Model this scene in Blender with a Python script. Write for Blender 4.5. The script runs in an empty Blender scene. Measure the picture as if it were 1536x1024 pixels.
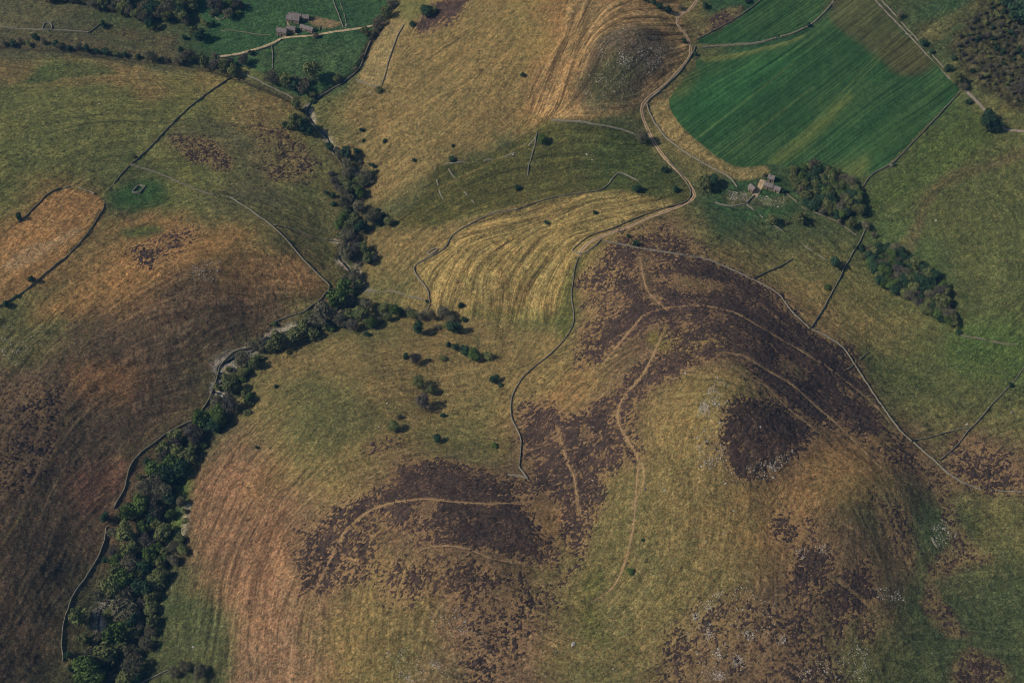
import bpy, bmesh, math, random
import numpy as np
from mathutils import Vector

rng = np.random.default_rng(11)
random.seed(11)
scene = bpy.context.scene
COL = scene.collection

# ----------------------------------------------------------------------------
# camera (an aircraft looking obliquely down on the hills)
# ----------------------------------------------------------------------------
CAM_Z, PITCH, FPX = 830.0, math.radians(50), 1536 * 50 / 36.0
cam_d = bpy.data.cameras.new('camera')
cam_d.lens = 50
cam_d.clip_start = 1
cam_d.clip_end = 30000
cam = bpy.data.objects.new('camera', cam_d)
COL.objects.link(cam)
cam.location = (0, 0, CAM_Z)
cam.rotation_euler = (math.pi / 2 - PITCH, 0, 0)
scene.camera = cam
FW = np.array([0, math.cos(PITCH), -math.sin(PITCH)])
UP = np.array([0, math.sin(PITCH), math.cos(PITCH)])


def rays(uv):
    uv = np.atleast_2d(np.asarray(uv, float))
    a = (uv[:, 0] - 768) / FPX
    b = (512 - uv[:, 1]) / FPX
    d = FW[None, :] + b[:, None] * UP[None, :]
    d[:, 0] += a
    return d


def srgb(c):
    c = np.asarray(c, float) / 255.0
    return np.where(c <= 0.04045, c / 12.92, ((c + 0.055) / 1.055) ** 2.4)


GAIN = np.array([1.20, 1.17, 1.08])      # appearance under the sun -> base colour


def alb(c):
    return srgb(c) * GAIN


# ----------------------------------------------------------------------------
# relief: heights of surveyed spots, joined by a thin plate spline
# ----------------------------------------------------------------------------
SPOTS = """150,1010,0 200,850,4 260,700,8 330,590,13 400,510,17 500,460,20 530,400,24 535,300,30 500,215,35
450,150,40 355,105,44 200,85,48 0,65,54 545,100,48 590,10,56 600,470,26 690,480,36 760,470,48 830,450,60
310,400,66 200,375,72 100,430,76 0,520,76 420,355,52 460,420,36 495,430,27 250,490,52 400,480,25 330,520,30
200,590,36 260,610,20 100,690,40 160,710,20 60,850,36 120,850,14 0,1000,36 80,1000,9 0,700,62 0,850,50
200,300,64 300,300,58 100,250,72 0,300,80 0,150,72 150,150,64 300,180,56 400,200,50 460,250,42 470,330,38
60,330,80 100,30,58 250,40,54 330,30,54 430,30,58 450,80,52 400,120,47 540,30,60 520,110,50
640,100,74 600,180,58 560,250,42 700,50,95 780,100,112 800,0,125 650,0,86 720,180,86 640,240,64 600,300,46
940,80,152 880,100,140 900,20,148 990,50,140 1000,100,128 940,150,122 840,150,108 830,60,122 860,180,108
1035,75,124 965,170,108 1000,240,100 1040,295,96 900,240,93 800,250,78 720,290,64 640,330,48 570,360,34
700,380,60 800,340,77 900,320,88 640,410,46 740,440,56 830,390,80 580,430,32
1100,150,122 1200,100,130 1300,50,140 1400,120,136 1300,200,122 1200,240,108 1080,250,104 1150,30,138 1050,150,118
1500,60,150 1500,200,142 1400,280,120 1500,350,132 1330,300,108 1150,280,102 1230,300,104 1250,400,92 1350,430,96
1450,450,112 1536,500,120 900,370,92 1216,492,96 1265,523,92 1320,605,88 1368,662,88 1440,722,87 1350,560,80
1400,600,85 1457,640,90 1500,550,100 1300,470,88 1150,400,93 960,420,106 1000,462,119 1060,459,124 1140,490,120
1200,525,112 1180,575,126 1250,640,112 1100,535,142 1040,560,142 1000,600,132 1060,600,152 1100,640,150 1160,650,139
1050,680,144 1000,700,130 1200,700,126 1280,700,122 1320,660,104 940,620,116 880,560,100 860,480,84 840,520,78
780,600,74 780,680,78 850,680,98 920,720,112 850,800,92 700,520,52 650,600,54 740,620,68 560,560,50 480,580,42
420,560,28 620,500,38 500,500,26 450,660,56 350,680,30 560,700,76 640,740,96 700,760,102 780,780,97 680,850,101
560,820,79 450,800,60 330,800,26 280,750,12 300,900,28 400,950,52 520,950,72 650,950,88 780,920,90 240,950,10
300,1000,26 870,900,92 950,850,106 1000,950,104 1080,850,122 1100,760,130 1180,760,123 1250,740,127 1240,780,124
1320,800,106 1390,850,87 1200,850,118 1280,900,104 1150,950,112 1300,1000,92 1420,800,86 1500,850,82 1536,750,88
1450,1000,78 1000,1024,98 1536,1000,74 1050,950,110 -200,200,90 -200,600,90 -200,1000,70 1750,100,170 1750,500,140
1750,900,92 768,-150,140 200,-150,80 1300,-150,165 768,1150,88 200,1150,-4 1300,1150,85"""
sp = np.array([[float(q) for q in t.split(',')] for t in SPOTS.split()])
dr = rays(sp[:, :2])
sp[:, 2] = 18 + sp[:, 2] * .72
tt = (sp[:, 2] - CAM_Z) / dr[:, 2]
SX = np.stack([dr[:, 0] * tt, dr[:, 1] * tt], 1) / 100.0
SH = sp[:, 2]


def tk(r2):
    return np.where(r2 > 1e-12, 0.5 * r2 * np.log(np.maximum(r2, 1e-12)), 0)


n = len(SX)
K = tk(((SX[:, None] - SX[None]) ** 2).sum(-1)) + np.eye(n) * 0.02
P = np.concatenate([np.ones((n, 1)), SX], 1)
A = np.block([[K, P], [P.T, np.zeros((3, 3))]])
WTS = np.linalg.solve(A, np.concatenate([SH, np.zeros(3)]))


def tps(x, y):
    out = np.empty(x.size)
    q = np.stack([x.ravel(), y.ravel()], 1) / 100.0
    for i in range(0, len(q), 20000):
        c = q[i:i + 20000]
        r2 = (c[:, :1] - SX[None, :, 0]) ** 2 + (c[:, 1:] - SX[None, :, 1]) ** 2
        out[i:i + 20000] = tk(r2) @ WTS[:n] + WTS[n] + c @ WTS[n + 1:]
    return out.reshape(x.shape)


_T = rng.random((4, 256, 256))


def vnoise(x, y, s, k=0):
    """smooth value noise, wavelength s metres, 0..1"""
    x = x / s + 1000.37 + 17 * k
    y = y / s + 1000.71 + 29 * k
    i = np.floor(x).astype(np.int64)
    j = np.floor(y).astype(np.int64)
    fx = x - i
    fy = y - j
    fx = fx * fx * (3 - 2 * fx)
    fy = fy * fy * (3 - 2 * fy)
    T = _T[k % 4]
    i0, i1, j0, j1 = i & 255, (i + 1) & 255, j & 255, (j + 1) & 255
    return (T[i0, j0] * (1 - fx) + T[i1, j0] * fx) * (1 - fy) + (T[i0, j1] * (1 - fx) + T[i1, j1] * fx) * fy


def fbm(x, y, s, k=0, o=4):
    a, t, w = 0, 0, 1.0
    for q in range(o):
        a = a + w * vnoise(x, y, s / 2 ** q, k + q)
        t += w
        w *= 0.55
    return a / t


STEP = 0.72
X0, X1, Y0, Y1 = -495.0, 495.0, 348.0, 1085.0
cx = np.arange(X0, X1 + 1e-6, STEP)
cy = np.arange(Y0, Y1 + 1e-6, STEP)
NX, NY = len(cx), len(cy)
GX, GY = np.meshgrid(cx, cy)           # [row=y, col=x]
H = tps(GX, GY)
H += (fbm(GX, GY, 42, 1, 4) - 0.5) * 5.0
H += (fbm(GX, GY, 9, 2, 3) - 0.5) * 0.9


def samp(F, x, y):
    fx = np.clip((np.asarray(x) - X0) / STEP, 0, NX - 1.001)
    fy = np.clip((np.asarray(y) - Y0) / STEP, 0, NY - 1.001)
    i = fx.astype(int)
    j = fy.astype(int)
    a = fx - i
    b = fy - j
    return (F[j, i] * (1 - a) + F[j, i + 1] * a) * (1 - b) + (F[j + 1, i] * (1 - a) + F[j + 1, i + 1] * a) * b


def ground(uv):
    """photo pixels -> points on the ground"""
    d = rays(uv)
    z = np.full(len(d), 80.0)
    for _ in range(40):
        t = (z - CAM_Z) / d[:, 2]
        z = 0.5 * z + 0.5 * samp(H, d[:, 0] * t, d[:, 1] * t)
    return np.stack([d[:, 0] * t, d[:, 1] * t, z], 1)


def mpp(p):
    return np.linalg.norm(np.asarray(p) - np.array([0, 0, CAM_Z])) / FPX


def pts(s):
    if isinstance(s, str):
        return [tuple(float(q) for q in t.split(',')) for t in s.split()]
    return s


def spline(s, k=6, closed=False):
    p = np.array(pts(s), float)
    m = len(p)
    out = []
    rngi = range(m if closed else m - 1)
    for i in rngi:
        if closed:
            a, b, c, d = p[(i - 1) % m], p[i], p[(i + 1) % m], p[(i + 2) % m]
        else:
            a, b, c, d = p[max(i - 1, 0)], p[i], p[i + 1], p[min(i + 2, m - 1)]
        for t in np.arange(k) / k:
            out.append(0.5 * (2 * b + (c - a) * t + (2 * a - 5 * b + 4 * c - d) * t * t + (3 * b - a - 3 * c + d) * t ** 3))
    if not closed:
        out.append(p[-1])
    return np.array(out)


def line(s, step=1.4, k=6):
    """smooth polyline on the ground, resampled every `step` metres (xy)"""
    w = ground(spline(s, k))[:, :2]
    seg = np.linalg.norm(np.diff(w, axis=0), axis=1)
    cum = np.concatenate([[0], np.cumsum(seg)])
    q = np.linspace(0, cum[-1], max(2, int(cum[-1] / step) + 1))
    return np.stack([np.interp(q, cum, w[:, 0]), np.interp(q, cum, w[:, 1])], 1)


def line_dist(s, reach, xy=None):
    """distance field to a polyline, far cells = 1e9"""
    D = np.full(GX.shape, 1e9)
    w = line(s, 4.0) if xy is None else xy
    for a, b in zip(w[:-1], w[1:]):
        i0 = int(max(0, (min(a[0], b[0]) - reach - X0) / STEP))
        i1 = int(min(NX, (max(a[0], b[0]) + reach - X0) / STEP + 2))
        j0 = int(max(0, (min(a[1], b[1]) - reach - Y0) / STEP))
        j1 = int(min(NY, (max(a[1], b[1]) + reach - Y0) / STEP + 2))
        if i1 <= i0 or j1 <= j0:
            continue
        x = GX[j0:j1, i0:i1] - a[0]
        y = GY[j0:j1, i0:i1] - a[1]
        d = b - a
        t = np.clip((x * d[0] + y * d[1]) / (d @ d + 1e-9), 0, 1)
        D[j0:j1, i0:i1] = np.minimum(D[j0:j1, i0:i1], np.hypot(x - t * d[0], y - t * d[1]))
    return D


def poly_sd(s, reach=25, k=4):
    """signed distance to a closed outline (positive inside)"""
    w = ground(spline(s, k, True))[:, :2]
    D = np.full(GX.shape, -1e9)
    i0 = int(np.clip((w[:, 0].min() - reach - X0) / STEP, 0, NX))
    i1 = int(np.clip((w[:, 0].max() + reach - X0) / STEP + 2, 0, NX))
    j0 = int(np.clip((w[:, 1].min() - reach - Y0) / STEP, 0, NY))
    j1 = int(np.clip((w[:, 1].max() + reach - Y0) / STEP + 2, 0, NY))
    if i1 <= i0 or j1 <= j0:
        return D
    x = GX[j0:j1, i0:i1]
    y = GY[j0:j1, i0:i1]
    ins = np.zeros(x.shape, bool)
    dd = np.full(x.shape, 1e9)
    for a, b in zip(w, np.roll(w, -1, 0)):
        d = b - a
        if d @ d < 1e-9:
            continue
        t = np.clip(((x - a[0]) * d[0] + (y - a[1]) * d[1]) / (d @ d), 0, 1)
        dd = np.minimum(dd, np.hypot(x - a[0] - t * d[0], y - a[1] - t * d[1]))
        if abs(d[1]) > 1e-9:
            ins ^= ((a[1] > y) != (b[1] > y)) & (x < d[0] * (y - a[1]) / d[1] + a[0])
    D[j0:j1, i0:i1] = np.where(ins, dd, -dd)
    return D


def sst(x, a, b):
    t = np.clip((x - a) / (b - a), 0, 1)
    return t * t * (3 - 2 * t)


# wobble shared by the soft outlines
WOB = (fbm(GX, GY, 22, 0, 4) - 0.5) * 16
WOB2 = (fbm(GX, GY, 5, 3, 3) - 0.5) * 5


def patch(s, soft=3.0, wob=1.0, k=4):
    d = poly_sd(s, 25 + soft * 2, k)
    return np.where(d > -1e8, sst(d + WOB * wob + WOB2 * min(1, wob), -soft, soft), 0)


# ----------------------------------------------------------------------------
# stream bed is cut into the relief
# ----------------------------------------------------------------------------
STREAM = """475,147 462,165 470,185 490,205 497,220 505,235 520,250 533,262 537,280 530,300 528,320 528,345 520,365
512,375 510,388 522,402 530,420 535,430 525,445 510,462 495,470 478,480 455,488 432,497 407,506 398,515 378,528
359,534 343,542 329,549 326,557 337,562 340,568 333,574 322,580 318,586 325,589 333,592 336,602 318,635 290,668
262,705 236,750 222,790 210,830 192,870 170,900 152,918 148,945 160,975 165,1010 160,1035"""
GULLY = '596,0 582,25 566,48 553,72 543,95 530,110 508,124 478,146'
BECK = '0,70 60,72 130,80 200,90 280,97 340,112 395,132 445,155 468,175'
dst = line_dist(STREAM, 14)
H -= np.where(dst < 1e8, 1.6 * np.exp(-(dst / 3.2) ** 2), 0)
dgu = line_dist(GULLY, 14)
H -= np.where(dgu < 1e8, 2.6 * np.exp(-(dgu / 2.6) ** 2), 0)
dbk = line_dist(BECK, 14)
H -= np.where(dbk < 1e8, 1.6 * np.exp(-(dbk / 2.5) ** 2), 0)

# ----------------------------------------------------------------------------
# grain of the ground: sheep terracettes, mowing and drainage lines follow these directions
# ----------------------------------------------------------------------------
FLOW = """795,170 800,130 830,80 850,30 860,0|850,150 855,110 880,60 920,25 980,20|820,175 870,178 930,170|600,200 700,130 780,40
560,300 640,240 740,170 790,110|640,80 700,30|640,300 760,260 900,240|650,400 700,350 800,330 900,310 1000,300
670,460 665,410|700,465 697,400 720,370|740,465 750,400 790,365|790,470 800,400 830,370|830,480 840,420 860,380
0,250 100,200 220,185 300,190|0,420 60,370 130,310|100,450 200,380 300,335 380,330 440,380|60,600 150,480 280,420 400,400 480,430
200,560 330,500 430,470 490,440|100,760 180,620 300,560|0,860 60,760 120,640|120,900 180,720 260,640|20,1020 80,900 110,850
390,600 450,560 560,530 640,510|400,680 460,600 560,560 640,560|330,700 390,620|290,880 300,800 350,700
360,1000 350,900 370,800 420,700|450,1000 450,880 480,800 560,740|560,1000 570,900 600,830|560,770 680,750 790,752
960,800 940,880 880,920|1050,800 1040,720|860,560 900,520 960,480|1000,470 1100,470 1200,530 1300,610
1080,530 1160,560 1260,640 1340,720|1060,400 1150,440 1210,500|1130,330 1200,380 1300,470 1400,540|1290,500 1350,540 1430,560
1350,640 1420,600 1500,520|1200,700 1280,690 1350,760 1380,850|1160,850 1160,760 1200,710|1420,720 1536,700|1450,900 1536,880
1050,220 1200,110 1310,20|1150,250 1300,130 1390,60|1240,250 1420,130|1060,130 1180,60 1250,10|0,25 150,30 285,45|0,52 150,58 280,75|300,60 420,32 560,15|300,85 400,70 550,40|390,110 480,70 550,45|585,30 560,120|700,930 800,930 850,990|950,950 1080,870"""
CS = 8.0
fx_ = np.arange(X0, X1 + CS, CS)
fy_ = np.arange(Y0, Y1 + CS, CS)
FX, FY = np.meshgrid(fx_, fy_)
c2 = np.zeros(FX.shape)
s2 = np.zeros(FX.shape)
for s in FLOW.replace('\n', '|').split('|'):
    w = line(s, 9.0)
    for a, b in zip(w[:-1], w[1:]):
        th = 2 * math.atan2(b[1] - a[1], b[0] - a[0])
        g = np.exp(-((FX - a[0]) ** 2 + (FY - a[1]) ** 2) / (2 * 24 ** 2))
        c2 += g * math.cos(th)
        s2 += g * math.sin(th)
hx, hy = samp(H, FX + 12, FY) - samp(H, FX - 12, FY), samp(H, FX, FY + 12) - samp(H, FX, FY - 12)
thc = 2 * np.arctan2(hx, -hy)
c2 += 0.05 * np.cos(thc)
s2 += 0.05 * np.sin(thc)
mag = np.hypot(c2, s2) + 1e-9
c2 /= mag
s2 /= mag


def cup(F, x, y):
    fx = np.clip((x - X0) / CS, 0, len(fx_) - 1.001)
    fy = np.clip((y - Y0) / CS, 0, len(fy_) - 1.001)
    i = fx.astype(int)
    j = fy.astype(int)
    a = fx - i
    b = fy - j
    if F.ndim == 3:
        a = a[..., None]
        b = b[..., None]
    return (F[j, i] * (1 - a) + F[j, i + 1] * a) * (1 - b) + (F[j + 1, i] * (1 - a) + F[j + 1, i + 1] * a) * b


th = 0.5 * np.arctan2(cup(s2, GX, GY), cup(c2, GX, GY)) + (fbm(GX, GY, 30, 2, 2) - 0.5) * 0.9
DX, DY = np.cos(th).astype(np.float32), np.sin(th).astype(np.float32)


def lic(N, L):
    acc = N.astype(np.float32).copy()
    cnt = 1
    for sg in (1, -1):
        px = np.tile(np.arange(NX, dtype=np.float32), (NY, 1))
        py = np.tile(np.arange(NY, dtype=np.float32)[:, None], (1, NX))
        dx, dy = DX * sg, DY * sg
        for k in range(L):
            px = np.clip(px + dx, 0, NX - 1)
            py = np.clip(py + dy, 0, NY - 1)
            i = (px + 0.5).astype(np.int32)
            j = (py + 0.5).astype(np.int32)
            np.clip(i, 0, NX - 1, out=i)
            np.clip(j, 0, NY - 1, out=j)
            acc += N[j, i]
            cnt += 1
            nx, ny = DX[j, i], DY[j, i]
            f = np.where(nx * dx + ny * dy < 0, -1, 1).astype(np.float32)
            dx, dy = nx * f, ny * f
    acc /= cnt
    acc -= acc.mean()
    return np.clip(acc / (acc.std() * 2), -1.5, 1.5)


white = rng.random((NY, NX)).astype(np.float32)
for _s in ('985,150 1040,90 1100,70 1260,-40 1300,-40 1450,136 1340,255 1240,270 1100,265 1010,200', '1030,70 1165,-30 1270,-30 1150,75'):
    _d = poly_sd(_s, 5)
    _m = _d > 0
    _th = 0.5 * np.arctan2(cup(s2, GX[_m], GY[_m]), cup(c2, GX[_m], GY[_m]))
    DX[_m] = np.cos(_th)
    DY[_m] = np.sin(_th)
LF = lic(white, 14)                                              # fine grain
wide = vnoise(GX, GY, 1.7, 1) + 0.5 * vnoise(GX, GY, 3.4, 2)
LX = lic(white, 48)                                              # drill rows
LW = lic(wide.astype(np.float32), 34)                            # terracettes
H0 = H.copy()
TUFT = vnoise(GX, GY, 1.7, 3) - .5
H += LW * 0.16 + LF * 0.10 + TUFT * .42 * (.5 + fbm(GX, GY, 60, 3, 3))

# ----------------------------------------------------------------------------
# ground cover colours
# ----------------------------------------------------------------------------
PAL = {'a': (111, 95, 59), 'b': (91, 87, 52), 'c': (66, 72, 44), 'd': (46, 70, 42), 'e': (124, 96, 60), 'f': (92, 75, 55),
       'g': (76, 64, 54), 'h': (113, 89, 66), 'i': (122, 104, 62), 'j': (80, 77, 52), 'k': (74, 77, 44), 'l': (101, 91, 56), 'm': (97, 96, 54)}
COVER = """jjjccccdddddaaaaieeeaaddddfccdcc
jjjjcjdddddaaaaaieefebddddcccccc
abaaababdddaaaaaeeffbddddddddbcc
bbbbbbbaabbaaaaaeebbadddddddddbb
bbbbbbjjbbbaaaaaccccbaddddddbbbb
bbbbcbbjbbbaaacccccccbaadccbbbbb
beeccbbjjbbaccbaaaiiacdddcccbbbb
eeebeebbbbbaaaaaaiiafaccccccbbbb
eeaeeeeeebbaaaaaaiafffaabbbccbbb
bbeeeffffebbbaaaaaafffffaabbbcbb
bbfffffffbbbaaaaacaffffffaaabbbb
bffffffbaaaaaaaaaaafffffffbbbbbb
fffffffbabbaaaaaaeafaiiafffbbbbb
ffffffcbabbbaabaffffaiiffffbbbbb
gffffcchabaaaabbfffaaaaffeeefbff
fgfhcchhaaafffffffbbaaaaeeaaffff
fffhcchhhhafffffefbbbaaaefccfdbb
ffffcchhhhaafffffbbbbaaaeffffdbb
ffffcchhhhaaafffabbbbbaaefffbfcc
ffcccbbhhhaaaahhhabbbbafffbfcccc
ffcccbbhhhaaaahhhabbbaffffbbcccc
fccccbbhhhaabbhhhbbbbffffgbccccc""".split('\n')
cc, cl = [], []
for r, row in enumerate(COVER):
    assert len(row) == 32, (r, len(row))
    if 3 < r < 13:
        row = row[:26] + row[26:].replace('b', 'k')
    if 1 < r < 7:
        row = row[:10].replace('b', 'm') + row[10:]
    if r > 13:
        row = row[:17] + row[17:23].replace('b', 'l') + row[23:]
    for q, ch in enumerate(row):
        cc.append((q * 48 + 24, (r + 0.5) * 1024 / 22))
        cl.append(alb(PAL[ch]))
cw = ground(cc)[:, :2]
cl = np.array(cl)
d2 = (FX.ravel()[:, None] - cw[None, :, 0]) ** 2 + (FY.ravel()[:, None] - cw[None, :, 1]) ** 2
w = np.exp(-d2 / (2 * 13.0 ** 2)) + 1e-9 / (d2 + 1)
CC = ((w @ cl) / w.sum(1, keepdims=True)).reshape(FX.shape + (3,))
wx = (fbm(GX, GY, 45, 0, 5) - 0.5) * 60
wy = (fbm(GX, GY, 45, 2, 5) - 0.5) * 60
C = cup(CC, GX + wx, GY + wy)
amp = np.full(GX.shape, 0.085)           # strength of the grain


def mixc(m, col, a=1.0):
    global C
    C = C * (1 - (m * a)[..., None]) + np.asarray(col)[None, None] * (m * a)[..., None]


def mixa(m, v):
    global amp
    amp = amp * (1 - m) + v * m


MEADOW = '292,-40 600,-40 590,10 560,50 545,75 540,105 510,120 470,140 440,142 400,112 370,100 345,98 320,75 300,70 310,40'
mixc(patch(MEADOW, 2, .15), alb((50, 74, 44)))
m = patch('380,75 545,60 540,105 500,122 440,138 400,110', 10, .4)
mixc(m, alb((64, 78, 48)), .55)
m = patch('465,25 490,28 510,36 490,42 465,36', 2, .3)
mixc(m, alb((118, 98, 72)), .8)
BANK = '565,38 602,28 618,36 597,60 588,90 576,128 538,120 546,100 560,60'
m = patch(BANK, 2, .1)
mixc(m, alb((124, 109, 72)))
mixa(m, .04)
mixa(patch(MEADOW, 2, .15), .06)
mixa(patch('-20,-30 290,-30 330,90 200,85 -20,62', 5, .3), .06)
m = patch('600,-30 660,-30 640,10 618,34 596,30', 6, .5)
mixc(m, alb((96, 92, 54)))
KNOLLSIDE = '796,168 794,140 820,95 848,40 862,-30 995,-30 1028,40 1034,75 1005,108 965,150 930,168 870,180 830,178'
m = patch(KNOLLSIDE, 3, .25)
mixc(m, alb((122, 98, 64)))
mixa(m, .30)
KNOLL = '862,150 870,110 884,78 905,50 935,36 972,45 1002,62 1006,82 985,112 960,142 905,162'
m = patch(KNOLL, 7, .6)
mixc(m, alb((92, 79, 60)), .9)
mixa(m, .16)
m = patch('870,130 890,95 930,80 960,100 930,150 890,155', 12, .8)
mixc(m, alb((64, 68, 38)), .7)
MOOR = '590,332 640,292 655,248 720,238 795,200 815,184 880,187 955,202 985,240 1030,282 1032,300 960,294 905,287 840,297 730,316 640,342'
m = patch(MOOR, 4, .4)
mixc(m, alb((72, 70, 36)), .9)
mixa(m, .14)
m = patch('880,215 960,205 1020,275 1000,292 900,280', 12, .8)
mixc(m, alb((58, 70, 36)), .6)
GOLD = '622,405 650,385 675,360 740,322 800,308 900,288 1000,300 990,318 900,350 862,378 852,420 845,475 760,480 700,470 648,458 640,435'
m = patch(GOLD, 4, .3)
mixc(m, alb((124, 106, 64)), .8)
mixa(m, .22)
m = patch('835,480 850,420 865,385 880,385 868,430 862,480 845,510', 5, .5)
mixc(m, alb((72, 76, 38)), .8)
m = patch('700,470 780,465 840,480 830,500 760,485', 6, .5)
mixc(m, alb((70, 78, 40)), .5)
ENCL = '-30,400 40,322 75,292 110,285 140,290 157,312 140,348 110,374 60,416 20,446 -30,470'
m = patch(ENCL, 2, .15)
mixc(m, alb((140, 106, 66)), .85)
m = patch('0,400 40,370 90,350 120,345 80,378 30,400', 4, .6)
mixc(m, alb((140, 116, 84)), .7)
m = patch('170,290 230,270 250,300 215,310 180,310', 8, .6)
mixc(m, alb((46, 72, 36)), .8)
m = patch('185,345 230,335 250,345 235,352 190,355', 5, .7)
mixc(m, alb((64, 78, 38)), .8)
m = patch('100,440 190,385 280,345 380,345 350,370 270,400 180,440 110,470 60,470', 12, .9)
mixc(m, alb((142, 108, 66)), .75)
m = patch('400,400 440,385 485,430 450,440 420,430', 8, .6)
mixc(m, alb((134, 102, 66)), .8)
m = patch('60,100 130,92 180,110 100,118 40,125', 6, .9)
mixc(m, alb((56, 76, 38)), .6)
m = patch('110,560 160,545 215,560 180,600 120,600', 12, .8)
mixc(m, alb((128, 92, 58)), .6)
m = patch('120,700 200,690 180,745 140,770 110,740', 10, .8)
mixc(m, alb((118, 84, 64)), .7)
m = patch('245,890 300,890 345,940 350,1000 330,1040 240,1040 225,980', 6, .6)
mixc(m, alb((68, 72, 44)), .85)
m = patch('265,720 285,705 290,730 272,800 258,780', 4, .5)
mixc(m, alb((72, 92, 40)), .8)
m = patch('290,720 340,690 420,700 440,780 430,900 380,960 350,900 300,870 280,800', 14, .8)
mixc(m, alb((120, 88, 62)), .5)
mixa(patch('260,640 420,600 480,760 450,1040 330,1040 250,880', 20, .5), .16)
mixa(patch('-30,480 100,430 480,430 330,560 250,660 130,860 60,1040 -30,1040', 20, .5), .13)
m = patch('875,870 905,850 900,900 905,960 870,940', 8, .8)
mixc(m, alb((78, 80, 38)), .6)
m = patch('970,505 1000,487 1040,497 1100,512 1080,530 1020,540 985,525', 3, .4)
mixc(m, alb((104, 94, 48)), .8)
m = patch('1370,770 1400,760 1435,790 1425,820 1395,850 1385,900 1372,860', 6, .6)
mixc(m, alb((64, 76, 46)), .6)
m = patch('1440,480 1536,490 1560,560 1480,560 1420,530', 12, .9)
mixc(m, alb((62, 80, 38)), .7)
m = patch('1300,350 1340,320 1400,380 1420,430 1380,420 1340,380', 12, .9)
mixc(m, alb((60, 78, 40)), .6)
m = patch('1295,330 1300,280 1345,250 1400,190 1440,150 1490,200 1440,250 1390,280', 12, .8)
mixc(m, alb((66, 78, 38)), .7)
m = patch('1350,365 1375,330 1390,290 1420,262 1480,240 1536,222 1560,232 1490,256 1430,275 1400,300 1385,340 1370,380', 4, .5)
mixc(m, alb((92, 78, 54)), .5)
m = patch('1420,70 1460,20 1490,-30 1570,-30 1570,165 1490,148 1450,112', 5, .6)
mixc(m, alb((62, 58, 38)), .9)
m = patch('1380,40 1440,10 1470,5 1450,30 1400,62', 6, .6)
mixc(m, alb((92, 84, 52)), .6)
# rough scrub: waist-high mounds
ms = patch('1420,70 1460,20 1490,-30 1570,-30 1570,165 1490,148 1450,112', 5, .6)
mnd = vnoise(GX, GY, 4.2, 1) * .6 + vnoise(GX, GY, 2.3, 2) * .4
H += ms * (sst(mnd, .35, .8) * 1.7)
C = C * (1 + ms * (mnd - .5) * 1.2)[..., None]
dw = line_dist('530,250 530,300 525,345 520,380 530,420 520,450 500,470 460,492 420,508 380,530 350,570 330,610 295,660 260,700 235,750 215,800 195,860 180,910 170,960 165,1030', 26)
mixc(np.where(dw < 1e8, np.exp(-(dw / 9.0) ** 2) * sst(fbm(GX, GY, 12, 3, 4), .36, .56), 0), alb((56, 62, 42)), .85)  # dark green band along the stream: low shrubs and tree shade painted together
# margin of the arable field
m = patch('972,158 1004,150 1022,190 1062,228 1102,252 1148,249 1152,262 1110,272 1075,254 1030,228 990,196', 2, .2)
mixc(m, alb((120, 104, 66)))
m = patch('1080,285 1180,270 1195,300 1180,325 1100,325', 8, .6)
mixc(m, alb((50, 72, 40)), .7)
m = patch('1090,290 1125,288 1140,298 1180,298 1160,312 1100,306', 4, .6)
mixc(m, alb((92, 84, 58)), .6)
m = patch('1140,270 1146,272 1133,296 1128,296', 1.2, .1)
mixc(m, alb((134, 112, 92)), .9)
# darker gully and beck lines, gravel, worn lines, dark lines
m = np.where(dgu < 1e8, np.exp(-(dgu / 3.0) ** 2), 0)
mixc(m, alb((48, 46, 36)), .8)
m = np.where(dbk < 1e8, np.exp(-(dbk / 3.5) ** 2), 0)
mixc(m, alb((58, 54, 40)), .8)
gn = sst(fbm(GX, GY, 6, 1, 3), .42, .58)
for s, k_ in (('380,523 359,533 343,541 329,548', 1.3), ('436,495 407,505 396,516', 1.0), ('345,541 329,548 325,557 338,562 341,568 333,575 321,580 317,587 325,590 334,593', .55), ('418,498 440,492', .7), ('485,200 496,215 502,228', .8), ('538,262 540,285', .8),
              ('155,905 150,920 148,945', 1.2), ('560,386 535,398 545,428 552,436', .6), ('505,467 490,472 512,466', .6), ('462,160 470,182', .7),
              ('340,566 322,580', .5), ('508,392 520,402', .6), ('500,361 520,366', .5), ('280,760 278,785 274,800', .6)):
    d = line_dist(s, 10)
    mixc(np.where(d < 1e8, np.exp(-(d / (2.6 * k_ + .8)) ** 2) * (.35 + .65 * gn), 0), alb((176, 162, 144)), .92)
TRAILS = """960,385 966,420 976,442 1000,464|1000,462 1035,458 1060,459 1100,468 1140,490 1165,505 1200,525 1240,550 1280,580 1320,615 1345,650
1000,462 970,470 950,490 925,520 905,545|1085,528 1120,535 1150,555 1185,575 1220,605 1260,640 1310,690 1345,722|1110,560 1150,580 1180,610 1230,650
1000,488 985,520 965,560 940,590 927,615 930,640 945,665 957,690 955,720 953,760 948,800 935,850 915,885 880,905
465,900 490,850 515,800 545,772 575,757 630,748 680,752 740,755 795,752|620,825 660,818 700,822 740,838 790,845|835,640 850,690 862,720 868,780
940,660 962,690 966,720 950,760|1265,785 1290,800 1315,822|1245,860 1285,892 1318,922"""
for s in TRAILS.replace('\n', '|').split('|'):
    d = line_dist(s, 6) + WOB2 * .12
    mixc(np.where(d < 1e8, np.exp(-(np.maximum(d, 0) / .8) ** 2) * np.clip(.45 + 1.1 * (fbm(GX, GY, 16, 1, 3) - .3), .3, 1), 0), alb((136, 110, 80)), .8)
TR_ALL = [line_dist(s, 6) for s in TRAILS.replace('\n', '|').split('|')]
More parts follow.
